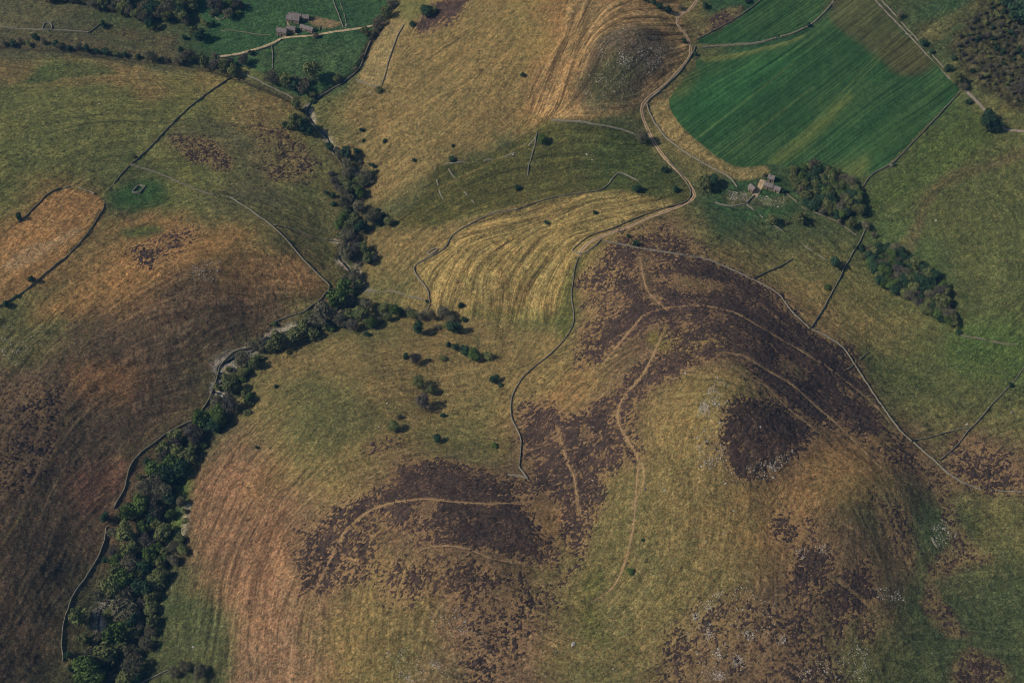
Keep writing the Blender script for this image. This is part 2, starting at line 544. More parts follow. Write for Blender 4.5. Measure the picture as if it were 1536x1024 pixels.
THIN = """163,330 150,400 140,470 125,530 105,590 98,640 75,690 45,750 0,820|830,640 845,690|1040,55 1000,130 965,165
450,980 465,900|415,720 425,660|170,690 240,640 300,590|640,290 700,262 790,215|620,440 600,475|745,640 752,700
760,560 750,600 752,650 760,690|772,560 760,600 765,650|985,700 975,760"""
for s in THIN.replace('\n', '|').split('|'):
    d = line_dist(s, 5)
    mixc(np.where(d < 1e8, np.exp(-(d / .8) ** 2), 0), alb((104, 88, 52)), .6)
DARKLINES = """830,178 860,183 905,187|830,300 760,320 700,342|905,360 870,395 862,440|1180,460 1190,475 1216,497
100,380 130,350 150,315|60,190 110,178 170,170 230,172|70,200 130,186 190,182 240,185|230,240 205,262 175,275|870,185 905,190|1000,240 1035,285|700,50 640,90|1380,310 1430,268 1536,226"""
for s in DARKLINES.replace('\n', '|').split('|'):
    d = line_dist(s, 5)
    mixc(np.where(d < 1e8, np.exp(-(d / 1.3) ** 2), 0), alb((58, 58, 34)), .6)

# mowing / terracette lines, patchiness
BASE = C.copy()
pat = fbm(GX, GY, 14, 3, 4) - .5
pat2 = fbm(GX, GY, 3.2, 1, 3) - .5
pat3 = fbm(GX, GY, 90, 1, 3) - .5
fine = vnoise(GX, GY, 1.25, 2) - .5
fac = (1 + amp * LW * 1.7) * (1 + amp * LF * 1.7) * (1 + .28 * pat) * (1 + .6 * pat2) * (1 + .22 * pat3) * (1 + .7 * fine) * (1 + .6 * (white - .5))
C = C * np.clip(fac, .3, 2.2)[..., None]
g2 = rng.random(GX.shape)[..., None] - .5
C = C * (1 + g2 * np.array([.22, -.05, -.05]) + (pat2 * .5)[..., None] * np.array([.25, -.1, -.05]))
# dead bracken and rush tufts: small dark and pale spots
dens = fbm(GX, GY, 50, 0, 4)
sp1 = sst(vnoise(GX, GY, 2.1, 0), .80, .90) * sst(dens, .45, .62)
sp2 = sst(vnoise(GX, GY, 1.9, 1), .84, .93) * sst(dens, .40, .60)
C = C * (1 - .5 * sp1[..., None]) * (1 + .45 * sp2[..., None])
hue = (pat * .6 + pat3 * .5)[..., None]
C = C * (1 + hue * np.array([.24, .02, -.06]))

# --- heather: density by outline ------------------------------------------
HEATH = [
 ('930,360 1000,350 1050,385 1130,412 1185,460 1225,500 1265,520 1300,580 1328,650 1290,652 1230,622 1180,592 1140,556 1100,535 1040,545 985,580 955,600 940,640 952,690 930,670 922,620 930,580 960,548 1000,520 985,490 1000,480 960,500 920,520 880,545 900,490 925,450 935,420 910,390', .80),
 ('1090,628 1105,612 1150,608 1190,625 1222,650 1190,680 1150,705 1110,710 1092,690', .9),
 ('1115,535 1150,545 1200,580 1270,640 1240,640 1190,610 1140,572', .8),
 ('780,612 800,602 850,622 900,602 925,602 930,660 938,690 905,722 890,770 870,830 850,790 840,750 800,720 782,690 776,650', .66),
 ('782,640 830,640 860,720 860,770 830,740 795,715', .8),
 ('600,695 640,688 700,702 760,712 800,727 800,790 832,832 820,850 770,840 700,820 640,828 590,800 575,775 545,790 500,860 475,850 470,800 530,750 580,733', .72),
 ('610,710 760,718 790,750 800,800 770,835 690,812 630,815 600,790', .9),
 ('580,850 640,830 700,835 760,850 785,870 745,885 722,930 690,900 650,890 600,902 570,880', .56),
 ('455,800 540,740 570,850 500,890 450,880', .46),
 ('690,890 760,870 800,880 860,850 830,930 760,1030 690,1020', .28),
 ('1185,842 1215,815 1245,815 1255,840 1240,870 1200,898 1180,890', .8),
 ('1240,905 1265,858 1300,848 1318,895 1300,918 1272,930 1266,960 1250,945', .8),
 ('1185,935 1200,900 1218,898 1206,940 1190,962', .66), ('1288,942 1305,934 1313,950 1300,966', .75), ('1215,955 1228,940 1232,965 1218,970', .6),
 ('1390,700 1420,740 1440,800 1482,830 1460,842 1420,860 1402,880 1428,930 1452,955 1420,950 1395,920 1388,870 1405,840 1430,815 1410,760', .55),
 ('1425,662 1460,660 1530,690 1560,735 1480,735 1420,708', .52),
 ('1435,990 1470,978 1512,1010 1500,1040 1440,1040', .58), ('1150,790 1175,762 1205,775 1230,790 1215,812 1170,830', .45),
 ('1000,950 1090,890 1180,900 1250,980 1260,1040 1010,1040', .27), ('1170,960 1240,970 1260,1040 1160,1040', .38),
 ('195,378 240,355 290,335 287,360 250,387 225,402', .56), ('623,42 660,5 700,-10 690,20 652,45', .85),
 ('255,205 330,215 345,250 290,240', .42), ('540,660 592,660 580,678 550,678', .44), ('-20,600 110,580 60,720 -20,745', .3),
 ('1042,55 1075,25 1110,12 1095,40 1050,60', .46), ('870,410 935,400 930,470 880,545 860,540 872,470', .40), ('930,345 1000,335 1060,378 1010,352 950,356', .5),
 ('1300,740 1365,760 1385,880 1350,850 1320,790', .28), ('0,55 130,60 300,80 280,92 130,74 0,66', .16), ('160,40 260,50 250,70 170,60', .2),
 ('1320,640 1360,665 1440,730 1400,720 1350,690', .5), ('380,190 440,195 470,260 400,270', .34), ('1280,655 1350,640 1370,700 1330,690', .36),
]
CLEAR = ['1160,545 1180,538 1215,556 1200,566 1170,556', '625,757 650,756 645,778 628,776', '655,832 690,828 700,842 668,845', '1040,440 1085,430 1060,420 1020,415 1000,430',
         '955,385 975,385 985,430 1000,460 970,455 955,420', '800,745 830,760 830,790 805,780', '870,640 885,635 890,655 875,660', '590,800 615,795 610,820 590,822']
HV = np.zeros(GX.shape)
for s, dens in HEATH:
    HV = np.maximum(HV, patch(s, 10, .8) * dens)
for s in CLEAR:
    HV *= 1 - .85 * patch(s, 4, .6)
for d in TR_ALL:
    HV *= 1 - .97 * np.where(d < 1e8, np.exp(-(d / 1.5) ** 4) * np.clip(.6 + 1.6 * (fbm(GX, GY, 16, 1, 3) - .3), .5, 1), 0)
HV = HV * (1 - .36 * sst(LW, .35, 1.1)) * (1 - .34 * sst(fbm(GX, GY, 26, 2, 4), .53, .66)) * (1 - .25 * sst(LF, .6, 1.2))
tuft = .7 * vnoise(GX, GY, 1.15, 0) + .3 * vnoise(GX, GY, 2.1, 3) - .5
tuft2 = vnoise(GX, GY, 3.6, 2) - .5
clump = fbm(GX, GY, 12, 2, 3) - .5
mixn = 1.1 * tuft + .16 * tuft2 + .42 * clump + .06 * LW + .42 * (white - .5)
on = HV > .015
rk = np.zeros(GX.shape)
v_ = mixn[on]
o_ = np.argsort(v_)
r_ = np.empty(len(o_))
r_[o_] = np.linspace(0, 1, len(o_))
rk[on] = r_
pres = np.where(on, np.clip(HV * 1.26, 0, .965) - rk, -1) * 1.0
hm = sst(pres, -.05, .05)
hshade = (1 - .75 * (vnoise(GX, GY, 1.6, 1) - .5) + .5 * clump + .75 * (white - .5))
HC = alb((66, 53, 46))[None, None] * np.clip(hshade, .35, 2.0)[..., None]
HC = HC * (1 + (clump * .8)[..., None] * np.array([.2, 0, -.1]))
spk = sst(rng.random(GX.shape), .90, .97) * sst(fbm(GX, GY, 9, 1, 2), .4, .6)
HC = HC * (1 - spk[..., None]) + alb((122, 94, 64))[None, None] * spk[..., None]
und = np.clip(HV * 1.1, 0, .9)[..., None] * .62
C = C * (1 - und) + (alb((98, 76, 55))[None, None] * np.clip(1 + 1.2 * tuft, .4, 1.8)[..., None]) * und
ring = sst(HV, .08, .3) * (1 - sst(HV, .5, .8)) * (1 - hm) * .7
C = C * (1 - .45 * ring[..., None]) + (alb((134, 106, 72))[None, None] * np.clip(1 + .9 * tuft, .5, 1.6)[..., None]) * .45 * ring[..., None]
C = C * (1 - .7 * hm[..., None]) + HC * .7 * hm[..., None]

# --- arable crop -----------------------------------------------------------
CROP = ['1004,150 1040,106 1049,88 1100,80 1180,62 1218,44 1250,16 1275,-40 1290,-40 1312,0 1360,50 1425,120 1438,136 1400,176 1340,238 1300,264 1236,258 1186,250 1150,247 1102,249 1062,224 1022,188',
        '1046,61 1076,46 1120,20 1165,-20 1262,-20 1240,14 1206,40 1170,51 1120,61 1062,66']
CRB = alb((43, 70, 38))
CRL = alb((76, 92, 52))
cmask = []
for i_, s in enumerate(CROP):
    d = poly_sd(s, 20, 4)
    cmask.append(np.where(d > -1e8, d + WOB2 * .25, -50))
stripe = sst(LX * 1.3 + LW * .35 + (fbm(GX, GY, 38, 1, 3) - .5) * 3.4, .1, 1.3)
CR = CRB[None, None] * (1 + .30 * pat3 + .22 * pat + .40 * LX + .10 * LW)[..., None]
CR = CR * (1 - .42 * stripe[..., None]) + CRL[None, None] * .42 * stripe[..., None]
for s, c_, a_, so in (('1238,24 1262,-10 1315,-10 1352,42 1400,92 1352,112 1312,84', (76, 74, 46), .8, 5), ('1315,70 1345,52 1400,92 1372,112 1345,108', (72, 66, 40), .5, 6),
                      ('1152,245 1200,205 1262,150 1272,152 1230,200 1180,240', (86, 92, 46), .6, 5), ('1270,268 1300,240 1290,262', (90, 92, 48), .6, 6),
                      ('1010,140 1040,108 1050,112 1030,140', (80, 86, 46), .7, 6), ('1050,82 1120,76 1200,52 1195,60 1120,84 1060,92', (98, 100, 54), .7, 3),
                      ('1030,150 1100,100 1200,80 1150,130 1080,190', (42, 82, 44), .5, 20), ('1240,255 1300,230 1290,266 1250,262', (88, 90, 48), .4, 8),
                      ('1310,210 1380,150 1425,125 1380,190 1320,240', (58, 78, 40), .45, 10)):
    m = patch(s, so, .35)[..., None] * a_
    CR = CR * (1 - m) + alb(c_)[None, None] * (1 + .5 * LX + .15 * LW)[..., None] * m
for s in ('1152,243 1215,190 1290,110 1335,62', '1162,246 1222,194 1298,112 1345,64', '1050,205 1120,150 1190,95', '1085,235 1150,185 1220,130'):
    d = line_dist(s, 4)
    m = np.where(d < 1e8, np.exp(-(d / .7) ** 2), 0)[..., None] * .3
    CR = CR * (1 - m) + alb((104, 112, 60))[None, None] * m
CR = CR * np.clip(1 + .35 * pat2, .6, 1.5)[..., None]


# ----------------------------------------------------------------------------
# materials
# ----------------------------------------------------------------------------
def nmat(name):
    m = bpy.data.materials.new(name)
    m.use_nodes = True
    nt = m.node_tree
    b = nt.nodes['Principled BSDF']
    b.inputs['Roughness'].default_value = .95
    b.inputs['Specular IOR Level'].default_value = .08
    return m, nt, b


def nodes_noise(nt, scale, detail, lo, hi, coord):
    t = nt.nodes.new('ShaderNodeTexNoise')
    t.inputs['Scale'].default_value = scale
    t.inputs['Detail'].default_value = detail
    nt.links.new(coord, t.inputs['Vector'])
    r = nt.nodes.new('ShaderNodeMapRange')
    r.inputs['From Min'].default_value = .3
    r.inputs['From Max'].default_value = .7
    r.inputs['To Min'].default_value = lo
    r.inputs['To Max'].default_value = hi
    nt.links.new(t.outputs['Fac'], r.inputs['Value'])
    return t, r


def mul(nt, col, fac):
    m = nt.nodes.new('ShaderNodeVectorMath')
    m.operation = 'SCALE'
    nt.links.new(col, m.inputs[0])
    nt.links.new(fac, m.inputs['Scale'])
    return m.outputs[0]


def cover_mat(name, lo=.7, hi=1.3, bump=.5, sc=1.1):
    m, nt, b = nmat(name)
    geo = nt.nodes.new('ShaderNodeNewGeometry')
    at = nt.nodes.new('ShaderNodeAttribute')
    at.attribute_name = 'cover_colour'
    t1, r1 = nodes_noise(nt, sc, 5, lo, hi, geo.outputs['Position'])
    t2, r2 = nodes_noise(nt, sc * .23, 4, .85, 1.15, geo.outputs['Position'])
    c = mul(nt, mul(nt, at.outputs['Color'], r1.outputs[0]), r2.outputs[0])
    nt.links.new(c, b.inputs['Base Color'])
    bp = nt.nodes.new('ShaderNodeBump')
    bp.inputs['Strength'].default_value = bump
    bp.inputs['Distance'].default_value = .5
    nt.links.new(t1.outputs['Fac'], bp.inputs['Height'])
    nt.links.new(bp.outputs[0], b.inputs['Normal'])
    return m


M_GROUND = cover_mat('turf', .5, 1.5, .7, 1.0)
M_HEATH = cover_mat('heather', .45, 1.55, .8, 1.4)
M_CROP = cover_mat('young_crop', .8, 1.2, .3, 1.2)


def plain(name, col, var=.3, scale=.8, obj_random=0.0, rough=.95, bump=0.0):
    m, nt, b = nmat(name)
    b.inputs['Roughness'].default_value = rough
    geo = nt.nodes.new('ShaderNodeNewGeometry')
    rgb = nt.nodes.new('ShaderNodeRGB')
    rgb.outputs[0].default_value = (*[float(q) for q in col], 1)
    t, r = nodes_noise(nt, scale, 4, 1 - var, 1 + var, geo.outputs['Position'])
    c = mul(nt, rgb.outputs[0], r.outputs[0])
    if obj_random:
        oi = nt.nodes.new('ShaderNodeObjectInfo')
        mr = nt.nodes.new('ShaderNodeMapRange')
        mr.inputs['To Min'].default_value = 1 - obj_random
        mr.inputs['To Max'].default_value = 1 + obj_random
        nt.links.new(oi.outputs['Random'], mr.inputs['Value'])
        c = mul(nt, c, mr.outputs[0])
    nt.links.new(c, b.inputs['Base Color'])
    if bump:
        bp = nt.nodes.new('ShaderNodeBump')
        bp.inputs['Strength'].default_value = bump
        bp.inputs['Distance'].default_value = .3
        nt.links.new(t.outputs['Fac'], bp.inputs['Height'])
        nt.links.new(bp.outputs[0], b.inputs['Normal'])
    return m


# ----------------------------------------------------------------------------
# mesh helpers
# ----------------------------------------------------------------------------
def np_mesh(name, V, Q, cols=None, smooth=True, attr=None):
    me = bpy.data.meshes.new(name)
    V = np.ascontiguousarray(V, np.float32)
    Q = np.ascontiguousarray(Q, np.int32)
    k = Q.shape[1]
    me.vertices.add(len(V))
    me.vertices.foreach_set('co', V.ravel())
    me.loops.add(Q.size)
    me.loops.foreach_set('vertex_index', Q.ravel())
    me.polygons.add(len(Q))
    me.polygons.foreach_set('loop_start', np.arange(0, Q.size, k, dtype=np.int32))
    me.polygons.foreach_set('use_smooth', np.full(len(Q), smooth, bool))
    me.update(calc_edges=True)
    if cols is not None:
        a = me.color_attributes.new('cover_colour', 'FLOAT_COLOR', 'POINT')
        c4 = np.ones((len(V), 4), np.float32)
        c4[:, :3] = np.clip(cols, 0, 1)
        a.data.foreach_set('color', c4.ravel())
    if attr is not None:
        for k_, v in attr.items():
            a = me.attributes.new(k_, 'FLOAT', 'POINT')
            a.data.foreach_set('value', np.ascontiguousarray(v, np.float32))
    return me


def link(name, me, mat=None, parent=None, **props):
    o = bpy.data.objects.new(name, me)
    COL.objects.link(o)
    if mat is not None and me is not None and not me.materials:
        me.materials.append(mat)
    if parent is not None:
        o.parent = parent
    for k_, v in props.items():
        o[k_] = v
    return o


def grid_quads(ny, nx):
    i = np.arange(nx - 1)[None] + np.arange(ny - 1)[:, None] * nx
    return np.stack([i, i + 1, i + 1 + nx, i + nx], -1).reshape(-1, 4)


# ground: one sheet out to the horizon
def grow(a, sgn):
    out, s, x = [], 2.0, a
    while abs(x - a) < 9000:
        x += sgn * s
        s = min(s * 1.28, 600)
        out.append(x)
    return out


ax = np.array(grow(X0, -1)[::-1] + list(cx) + grow(X1, 1))
ay = np.array(grow(Y0, -1)[::-1] + list(cy) + grow(Y1, 1))
AX, AY = np.meshgrid(ax, ay)
ki = np.clip(np.round((AX - X0) / STEP).astype(int), 0, NX - 1)
kj = np.clip(np.round((AY - Y0) / STEP).astype(int), 0, NY - 1)
out_d = np.hypot(np.maximum(0, np.maximum(X0 - AX, AX - X1)), np.maximum(0, np.maximum(Y0 - AY, AY - Y1)))
AH = H[kj, ki]
AH0 = H0[kj, ki]
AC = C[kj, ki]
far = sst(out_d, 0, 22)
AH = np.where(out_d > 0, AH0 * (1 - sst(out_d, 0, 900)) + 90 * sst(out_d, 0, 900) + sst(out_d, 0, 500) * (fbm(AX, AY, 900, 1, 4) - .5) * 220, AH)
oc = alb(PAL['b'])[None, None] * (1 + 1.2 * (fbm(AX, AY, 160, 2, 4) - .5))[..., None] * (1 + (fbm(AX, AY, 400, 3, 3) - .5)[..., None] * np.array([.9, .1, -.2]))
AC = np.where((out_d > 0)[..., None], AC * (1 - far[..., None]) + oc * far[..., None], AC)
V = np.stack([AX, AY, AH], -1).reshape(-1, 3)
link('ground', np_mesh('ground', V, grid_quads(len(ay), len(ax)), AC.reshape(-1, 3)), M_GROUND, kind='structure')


def sheet(name, mk, zoff, cols, mat, **props):
    """a skin of the ground where mk > 0; its rim dips into the turf"""
    q = grid_quads(NY, NX)
    keep = (mk.ravel()[q] > 0).any(1)
    q = q[keep]
    u, inv = np.unique(q, return_inverse=True)
    Vv = np.stack([GX.ravel()[u], GY.ravel()[u], (H + zoff).ravel()[u]], 1)
    return link(name, np_mesh(name, Vv, inv.reshape(-1, 4), cols.reshape(-1, 3)[u]), mat, **props)


sheet('heather', pres, np.clip(pres * 1.8, -.3, .4) + hm * .30 * (white - .5), HC, M_HEATH, kind='stuff',
      label='dark brown heather growing in ragged patches over the hilltops')
for i_, d in enumerate(cmask):
    sheet('crop_field', d, np.clip(d * .25, -.25, .22), CR, M_CROP, kind='structure')


# ---- strips (tracks, stream) ------------------------------------------------
def strip(name, s, width, mat, zoff=.10, rag=.12, step=1.1, taper=0.0, **props):
    w = line(s, step)
    t = np.gradient(w, axis=0)
    t /= np.linalg.norm(t, axis=1, keepdims=True) + 1e-9
    nrm = np.stack([-t[:, 1], t[:, 0]], 1)
    acr = np.linspace(-1, 1, 7)
    ragl = 1 + (np.interp(np.arange(len(w)), np.arange(0, len(w), 2), rng.random(len(range(0, len(w), 2)))) - .5) * 2 * rag
    if taper:
        k_ = np.arange(len(w)) * step
        ragl = ragl * np.clip(np.minimum(k_, k_[-1] - k_) / taper, .05, 1)
    V = []
    for a in acr:
        p = w + nrm * (a * width / 2 * ragl)[:, None]
        e = -.22 if abs(a) == 1 else 0
        V.append(np.stack([p[:, 0], p[:, 1], samp(H, p[:, 0], p[:, 1]) + zoff + e + .0], 1))
    V = np.stack(V, 1)
    q = grid_quads(len(w), 7)[:, ::-1]
    return link(name, np_mesh(name, V.reshape(-1, 3), q, attr={'across': np.tile(acr, len(w))}), mat, **props)


def track_mat(name, rut, mid, edge):
    m, nt, b = nmat(name)
    at = nt.nodes.new('ShaderNodeAttribute')
    at.attribute_name = 'across'
    geo = nt.nodes.new('ShaderNodeNewGeometry')
    ab = nt.nodes.new('ShaderNodeMath')
    ab.operation = 'ABSOLUTE'
    nt.links.new(at.outputs['Fac'], ab.inputs[0])
    t, r = nodes_noise(nt, .9, 4, -.16, .16, geo.outputs['Position'])
    ad = nt.nodes.new('ShaderNodeMath')
    nt.links.new(ab.outputs[0], ad.inputs[0])
    nt.links.new(r.outputs[0], ad.inputs[1])
    cr = nt.nodes.new('ShaderNodeValToRGB')
    e = cr.color_ramp.elements
    e[0].position, e[0].color = .12, (*mid, 1)
    e[1].position, e[1].color = .95, (*edge, 1)
    for p_, c_ in ((.3, rut), (.68, rut)):
        q = e.new(p_)
        q.color = (*c_, 1)
    nt.links.new(ad.outputs[0], cr.inputs[0])
    t2, r2 = nodes_noise(nt, .5, 5, .75, 1.25, geo.outputs['Position'])
    nt.links.new(mul(nt, cr.outputs[0], r2.outputs[0]), b.inputs['Base Color'])
    return m


M_TRACK = track_mat('track_gravel', alb((160, 134, 110)), alb((104, 90, 62)), alb((100, 88, 54)))
M_LANE = track_mat('lane_gravel', alb((164, 144, 116)), alb((150, 132, 104)), alb((110, 100, 66)))
M_ROAD = track_mat('road_tarmac', alb((128, 116, 106)), alb((118, 108, 98)), alb((96, 92, 62)))
TRACK = """1052,-20 1045,0 1035,14 1018,24 1017,38 1030,55 1036,75 1030,92 1000,125 968,152 963,170 972,195 985,220 1000,240 1020,260 1036,280
1041,295 1024,307 985,322 950,337 915,350 888,361 873,374 868,384"""
strip('farm_track', TRACK, 3.0, M_TRACK, kind='structure')
M_PATH = track_mat('trodden_path', alb((138, 112, 82)), alb((142, 117, 88)), alb((108, 88, 62)))
for s in TRAILS.replace('\n', '|').split('|')[:9]:
    strip('footpath', s, 1.05, M_PATH, zoff=.045, rag=.9, taper=22.0, kind='structure')
strip('farm_lane', '326,85 350,82 372,77 392,71 410,64 425,57 445,55 470,53 500,48 530,44 556,39 575,33', 2.9, M_LANE, kind='structure')
strip('road', '1290,-22 1311,0 1340,30 1370,62 1400,95 1424,119', 2.9, M_ROAD, kind='structure')
strip('road', '1447,134 1468,155 1492,182 1505,192 1520,196 1560,197', 2.9, M_ROAD, kind='structure')
strip('farm_yard', '1144,270 1141,278 1137,287 1131,295', 4.5, M_LANE, kind='structure')
strip('yard_path', '430,30 433,38 438,44 445,52', 1.6, M_LANE, kind='structure')

mw, nt, b = nmat('stream_water')
b.inputs['Base Color'].default_value = (.018, .022, .022, 1)
b.inputs['Roughness'].default_value = .12
b.inputs['Specular IOR Level'].default_value = .5
geo = nt.nodes.new('ShaderNodeNewGeometry')
t, r = nodes_noise(nt, 1.6, 3, 0, 1, geo.outputs['Position'])
bp = nt.nodes.new('ShaderNodeBump')
bp.inputs['Strength'].default_value = .4
bp.inputs['Distance'].default_value = .1
nt.links.new(t.outputs['Fac'], bp.inputs['Height'])
nt.links.new(bp.outputs[0], b.inputs['Normal'])
strip('stream', STREAM, 1.7, mw, zoff=.16, rag=.45, kind='structure')

# ----------------------------------------------------------------------------
# dry stone walls
# ----------------------------------------------------------------------------
M_STONE = plain('wall_stone', alb((118, 112, 99)), .45, 1.3, .12, bump=.6)
M_STONE_D = plain('mossy_wall_stone', alb((104, 99, 82)), .45, 1.3, .12, bump=.6)


def wall(s, label, hgt=1.2, wid=.6, ruin=0.0, mat=None, name='dry_stone_wall', k=6, group='dry stone field walls'):
    w = line(s, .9, k)
    L = len(w)
    t = np.gradient(w, axis=0)
    t /= np.linalg.norm(t, axis=1, keepdims=True) + 1e-9
    nrm = np.stack([-t[:, 1], t[:, 0]], 1)
    w = w + nrm * ((vnoise(np.arange(L) * .9, np.zeros(L) + w[0, 0], 6, 1) - .5) * .7)[:, None]
    hh = hgt * (1 + (rng.random(L) - .5) * .28 + (vnoise(np.arange(L) * .9, np.zeros(L) + w[0, 1], 9, 2) - .5) * .45)
    if ruin:
        gap = vnoise(np.arange(L) * .9, np.zeros(L) + w[0, 0] * 3, 5, 3)
        hh = np.where(gap < ruin, -.25, hh * sst(gap, ruin, ruin + .25))
    prof = [(-.62, None), (-.5, .55), (-.34, 1.0), (.34, 1.0), (.5, .55), (.62, None)]
    V = []
    for a, f in prof:
        p = w + nrm * (a * wid + (rng.random(L) - .5) * .1)[:, None]
        g = samp(H, p[:, 0], p[:, 1])
        gc = samp(H, w[:, 0], w[:, 1])
        V.append(np.stack([p[:, 0], p[:, 1], (g - .25) if f is None else gc + hh * f + (rng.random(L) - .5) * .12], 1))
    V = np.stack(V, 1).reshape(-1, 3)
    q = grid_quads(L, 6)[:, ::-1]
    c = w.mean(0)
    o = np.array([c[0], c[1], samp(H, c[0], c[1])])
    ob = link(name, np_mesh(name, V - o, q, smooth=False), mat or M_STONE, label=label, category='wall')
    ob.location = o
    ob['kind'] = 'thing'
    if group:
        ob['group'] = group
    return ob


D = M_STONE_D
wall('356,113 340,121 310,142 280,165 250,195 225,222 205,240 196,247', 'long dark wall sloping down left from the streamside trees to a corner', mat=D)
wall('194,249 182,262 170,276 158,290', 'short faint wall between the field corner and the bracken enclosure', .9, .8, .25, D)
wall('196,247 230,258 265,272 295,285 321,293', 'pale straight wall above the small rectangular sheepfold')
wall('345,296 370,312 405,337 420,350 440,372 460,395 480,415 494,430 486,444 470,458 455,468 440,473 420,480 405,489', 'pale wall curving round the foot of the brown hill to the stream')
wall('409,339 440,344 470,356 495,361 512,363', 'dark wall branching right across the rough pasture to the stream trees', mat=D)
wall('-10,464 20,448 45,430 75,405 110,376 135,345 153,318 157,305', 'mossy wall with bushes along the lower edge of the orange enclosure', mat=D)
wall('28,334 42,322 55,308 75,290 90,283', 'dark wall along the upper left edge of the orange enclosure', mat=D)
wall('95,282 110,280 128,285 142,291', 'tumbled stones at the round top end of the orange enclosure', 1.0, 1.0, .4)
wall('606,38 596,55 588,78 581,100 577,116 572,129', 'thin wall on the right edge of the tan strip field', 1.1, .8)
wall('570,130 557,129 545,124 534,121', 'short wall closing the bottom of the tan strip field', 1.0, .8)
wall('826,181 860,183 900,188 930,194 953,202', 'pale wall arching along the foot of the rocky knoll to a lone tree')
wall('806,200 801,222 794,245 791,268', 'broken wall running straight down the dark moor field', 1.1, .9, .3)
wall('668,246 700,243 735,240 765,232 790,220 805,205', 'tumbled wall climbing along the upper edge of the dark moor field', 1.0, 1.0, .42)
wall('652,252 655,270 661,292 669,303', 'short ruined stone line at left end of the dark moor field', .9, 1.0, .45)
wall('673,254 684,270 697,288 712,305', 'ruined stone line slanting down right through the dark moor field', .9, 1.0, .45)
wall('912,278 900,286 870,290 830,297 800,306 775,315', 'dark wall along the top of the golden pasture', mat=D)
wall('775,315 740,321 700,340 677,356 668,372 650,383 631,393 621,404 629,419 640,433 645,455', 'pale wall with a sharp bend at left end of the golden pasture')
wall('912,278 920,267 930,260 945,266 958,272', 'short hooked wall above the golden pasture', 1.0, .8, .2)
wall('858,376 884,355 920,343 960,325 1000,312 1028,303 1036,290 1028,272 1014,254 1004,243', 'dark wall following the left side of the sandy track round its bend', mat=D)
wall('858,376 866,380 873,381', 'tiny wall end closing the track at the hill gate')
wall('868,386 862,405 858,430 857,450 861,470 858,490 845,511 825,532 800,551 783,568 772,587 766,606 768,630 780,655 781,680 779,700 792,718', 'long pale wall winding down the left side of the heather hill')
wall('792,718 778,714 762,712', 'short white wall stub at the foot of the heather hill', 1.0, .9, .2)
wall('876,381 888,372 903,359', 'short wall pair beside the track at the hill gate')
wall('903,360 918,364 950,371 985,377 1020,383 1055,388 1090,402 1130,420 1165,440 1190,470 1215,493', 'wall over the top of the heather hill above the summit trail')
wall('1217,494 1240,505 1265,523 1290,560 1320,605 1345,640 1368,662', 'pale wall curving down the right edge of the heather hill')
wall('1370,664 1400,690 1425,712 1445,724 1462,730', 'pale wall running off the foot of the heather hill to lower right')
wall('1460,730 1490,735 1520,737 1560,738', 'broken stone line at the right edge below the brown patch', .6, .7, .6)
wall('1300,338 1292,358 1270,396 1245,445 1217,492', 'dead straight wall between the two woods and the heather hill')
wall('1441,138 1400,182 1370,213 1342,243', 'straight wall along the lower right side of the dark green crop')
wall('1342,243 1325,253 1312,259 1302,268 1295,280', 'curved wall from a stone sheep shelter to the plantation')
wall('1560,520 1536,551 1515,578 1490,605 1458,640', 'straight wall running up to the right picture edge past one bush')
wall('1456,642 1435,668 1420,682 1409,691', 'lower wall piece on the right side of the wall triangle')
wall('1370,661 1400,655 1430,646 1457,641', 'dark wall forming the top side of the wall triangle', mat=D)
wall('1043,70 1037,84 1020,108 995,132 970,154', 'wall between the sandy track and the crop beside the rocky knoll')
wall('970,156 975,172 990,196 1010,216 1040,236 1070,253 1095,268 1105,281', 'pale wall along the tan margin of the dark green crop')
wall('1131,294 1124,300 1119,306', 'thick short wall running down from the lone lower barn', 1.5, 1.1)
wall('1117,307 1100,310 1085,308 1072,304', 'mossy wall running left from the farm ruins', 1.1, .9, .15)
wall('1120,307 1127,312 1136,319 1145,327', 'broken wall leading down from the farm ruins to a tree', 1.0, .9, .3)
wall('1160,338 1180,350 1200,364 1225,380 1240,392', 'scattered stones of a ruined wall below the farm', .9, 1.0, .5)
wall('1180,290 1207,313 1230,322 1258,334 1285,353', 'faint grassy wall along the lower side of the plantation', .8, .8, .15, D)
wall('1132,417 1150,408 1170,400 1189,389', 'short dark wall on the tan slope right of the heather', mat=D)
wall('1046,60 1076,44 1120,18 1165,-20', 'dark wall on the upper left side of the upper crop', mat=D)
wall('1052,72 1090,68 1130,66 1170,56 1206,43 1240,16 1262,-20', 'dark broad wall bank between the two dark green crops', 1.1, 1.6, .1, D)
wall('-10,38 20,43 50,45 95,46 133,49', 'thin wall left of the top left wood', 1.0, .8, .15)
wall('133,50 145,41 155,33', 'short dark wall below the top left wood', mat=D)
wall('362,111 385,120 400,128 425,140 440,149 447,160', 'pale wall skirting the trees at the bottom meadow corner')
wall('496,-20 500,0 507,20 515,43', 'pale fence like wall crossing the top meadow to the lane', 1.0, .7)
wall('505,-20 509,0 515,18 520,40', 'thin second wall beside the top meadow crossing', .8, .5, .25)
wall('408,68 409,85 409,104', 'short upright wall across the meadow below the farm', .9, .7)
wall('556,62 546,85 539,103 522,119 506,130 476,147', 'wall along the left rim of the dark stream cutting', 1.1, .8)
wall('330,88 352,85 374,80 394,74 412,67 423,60', 'dark wall beside the farm lane left of the houses', 1.1, .8, 0, D)
wall('330,47 345,46 365,48 385,52 405,53', 'faint grassy wall across the meadow left of the farm', .6, .8, .2, D)
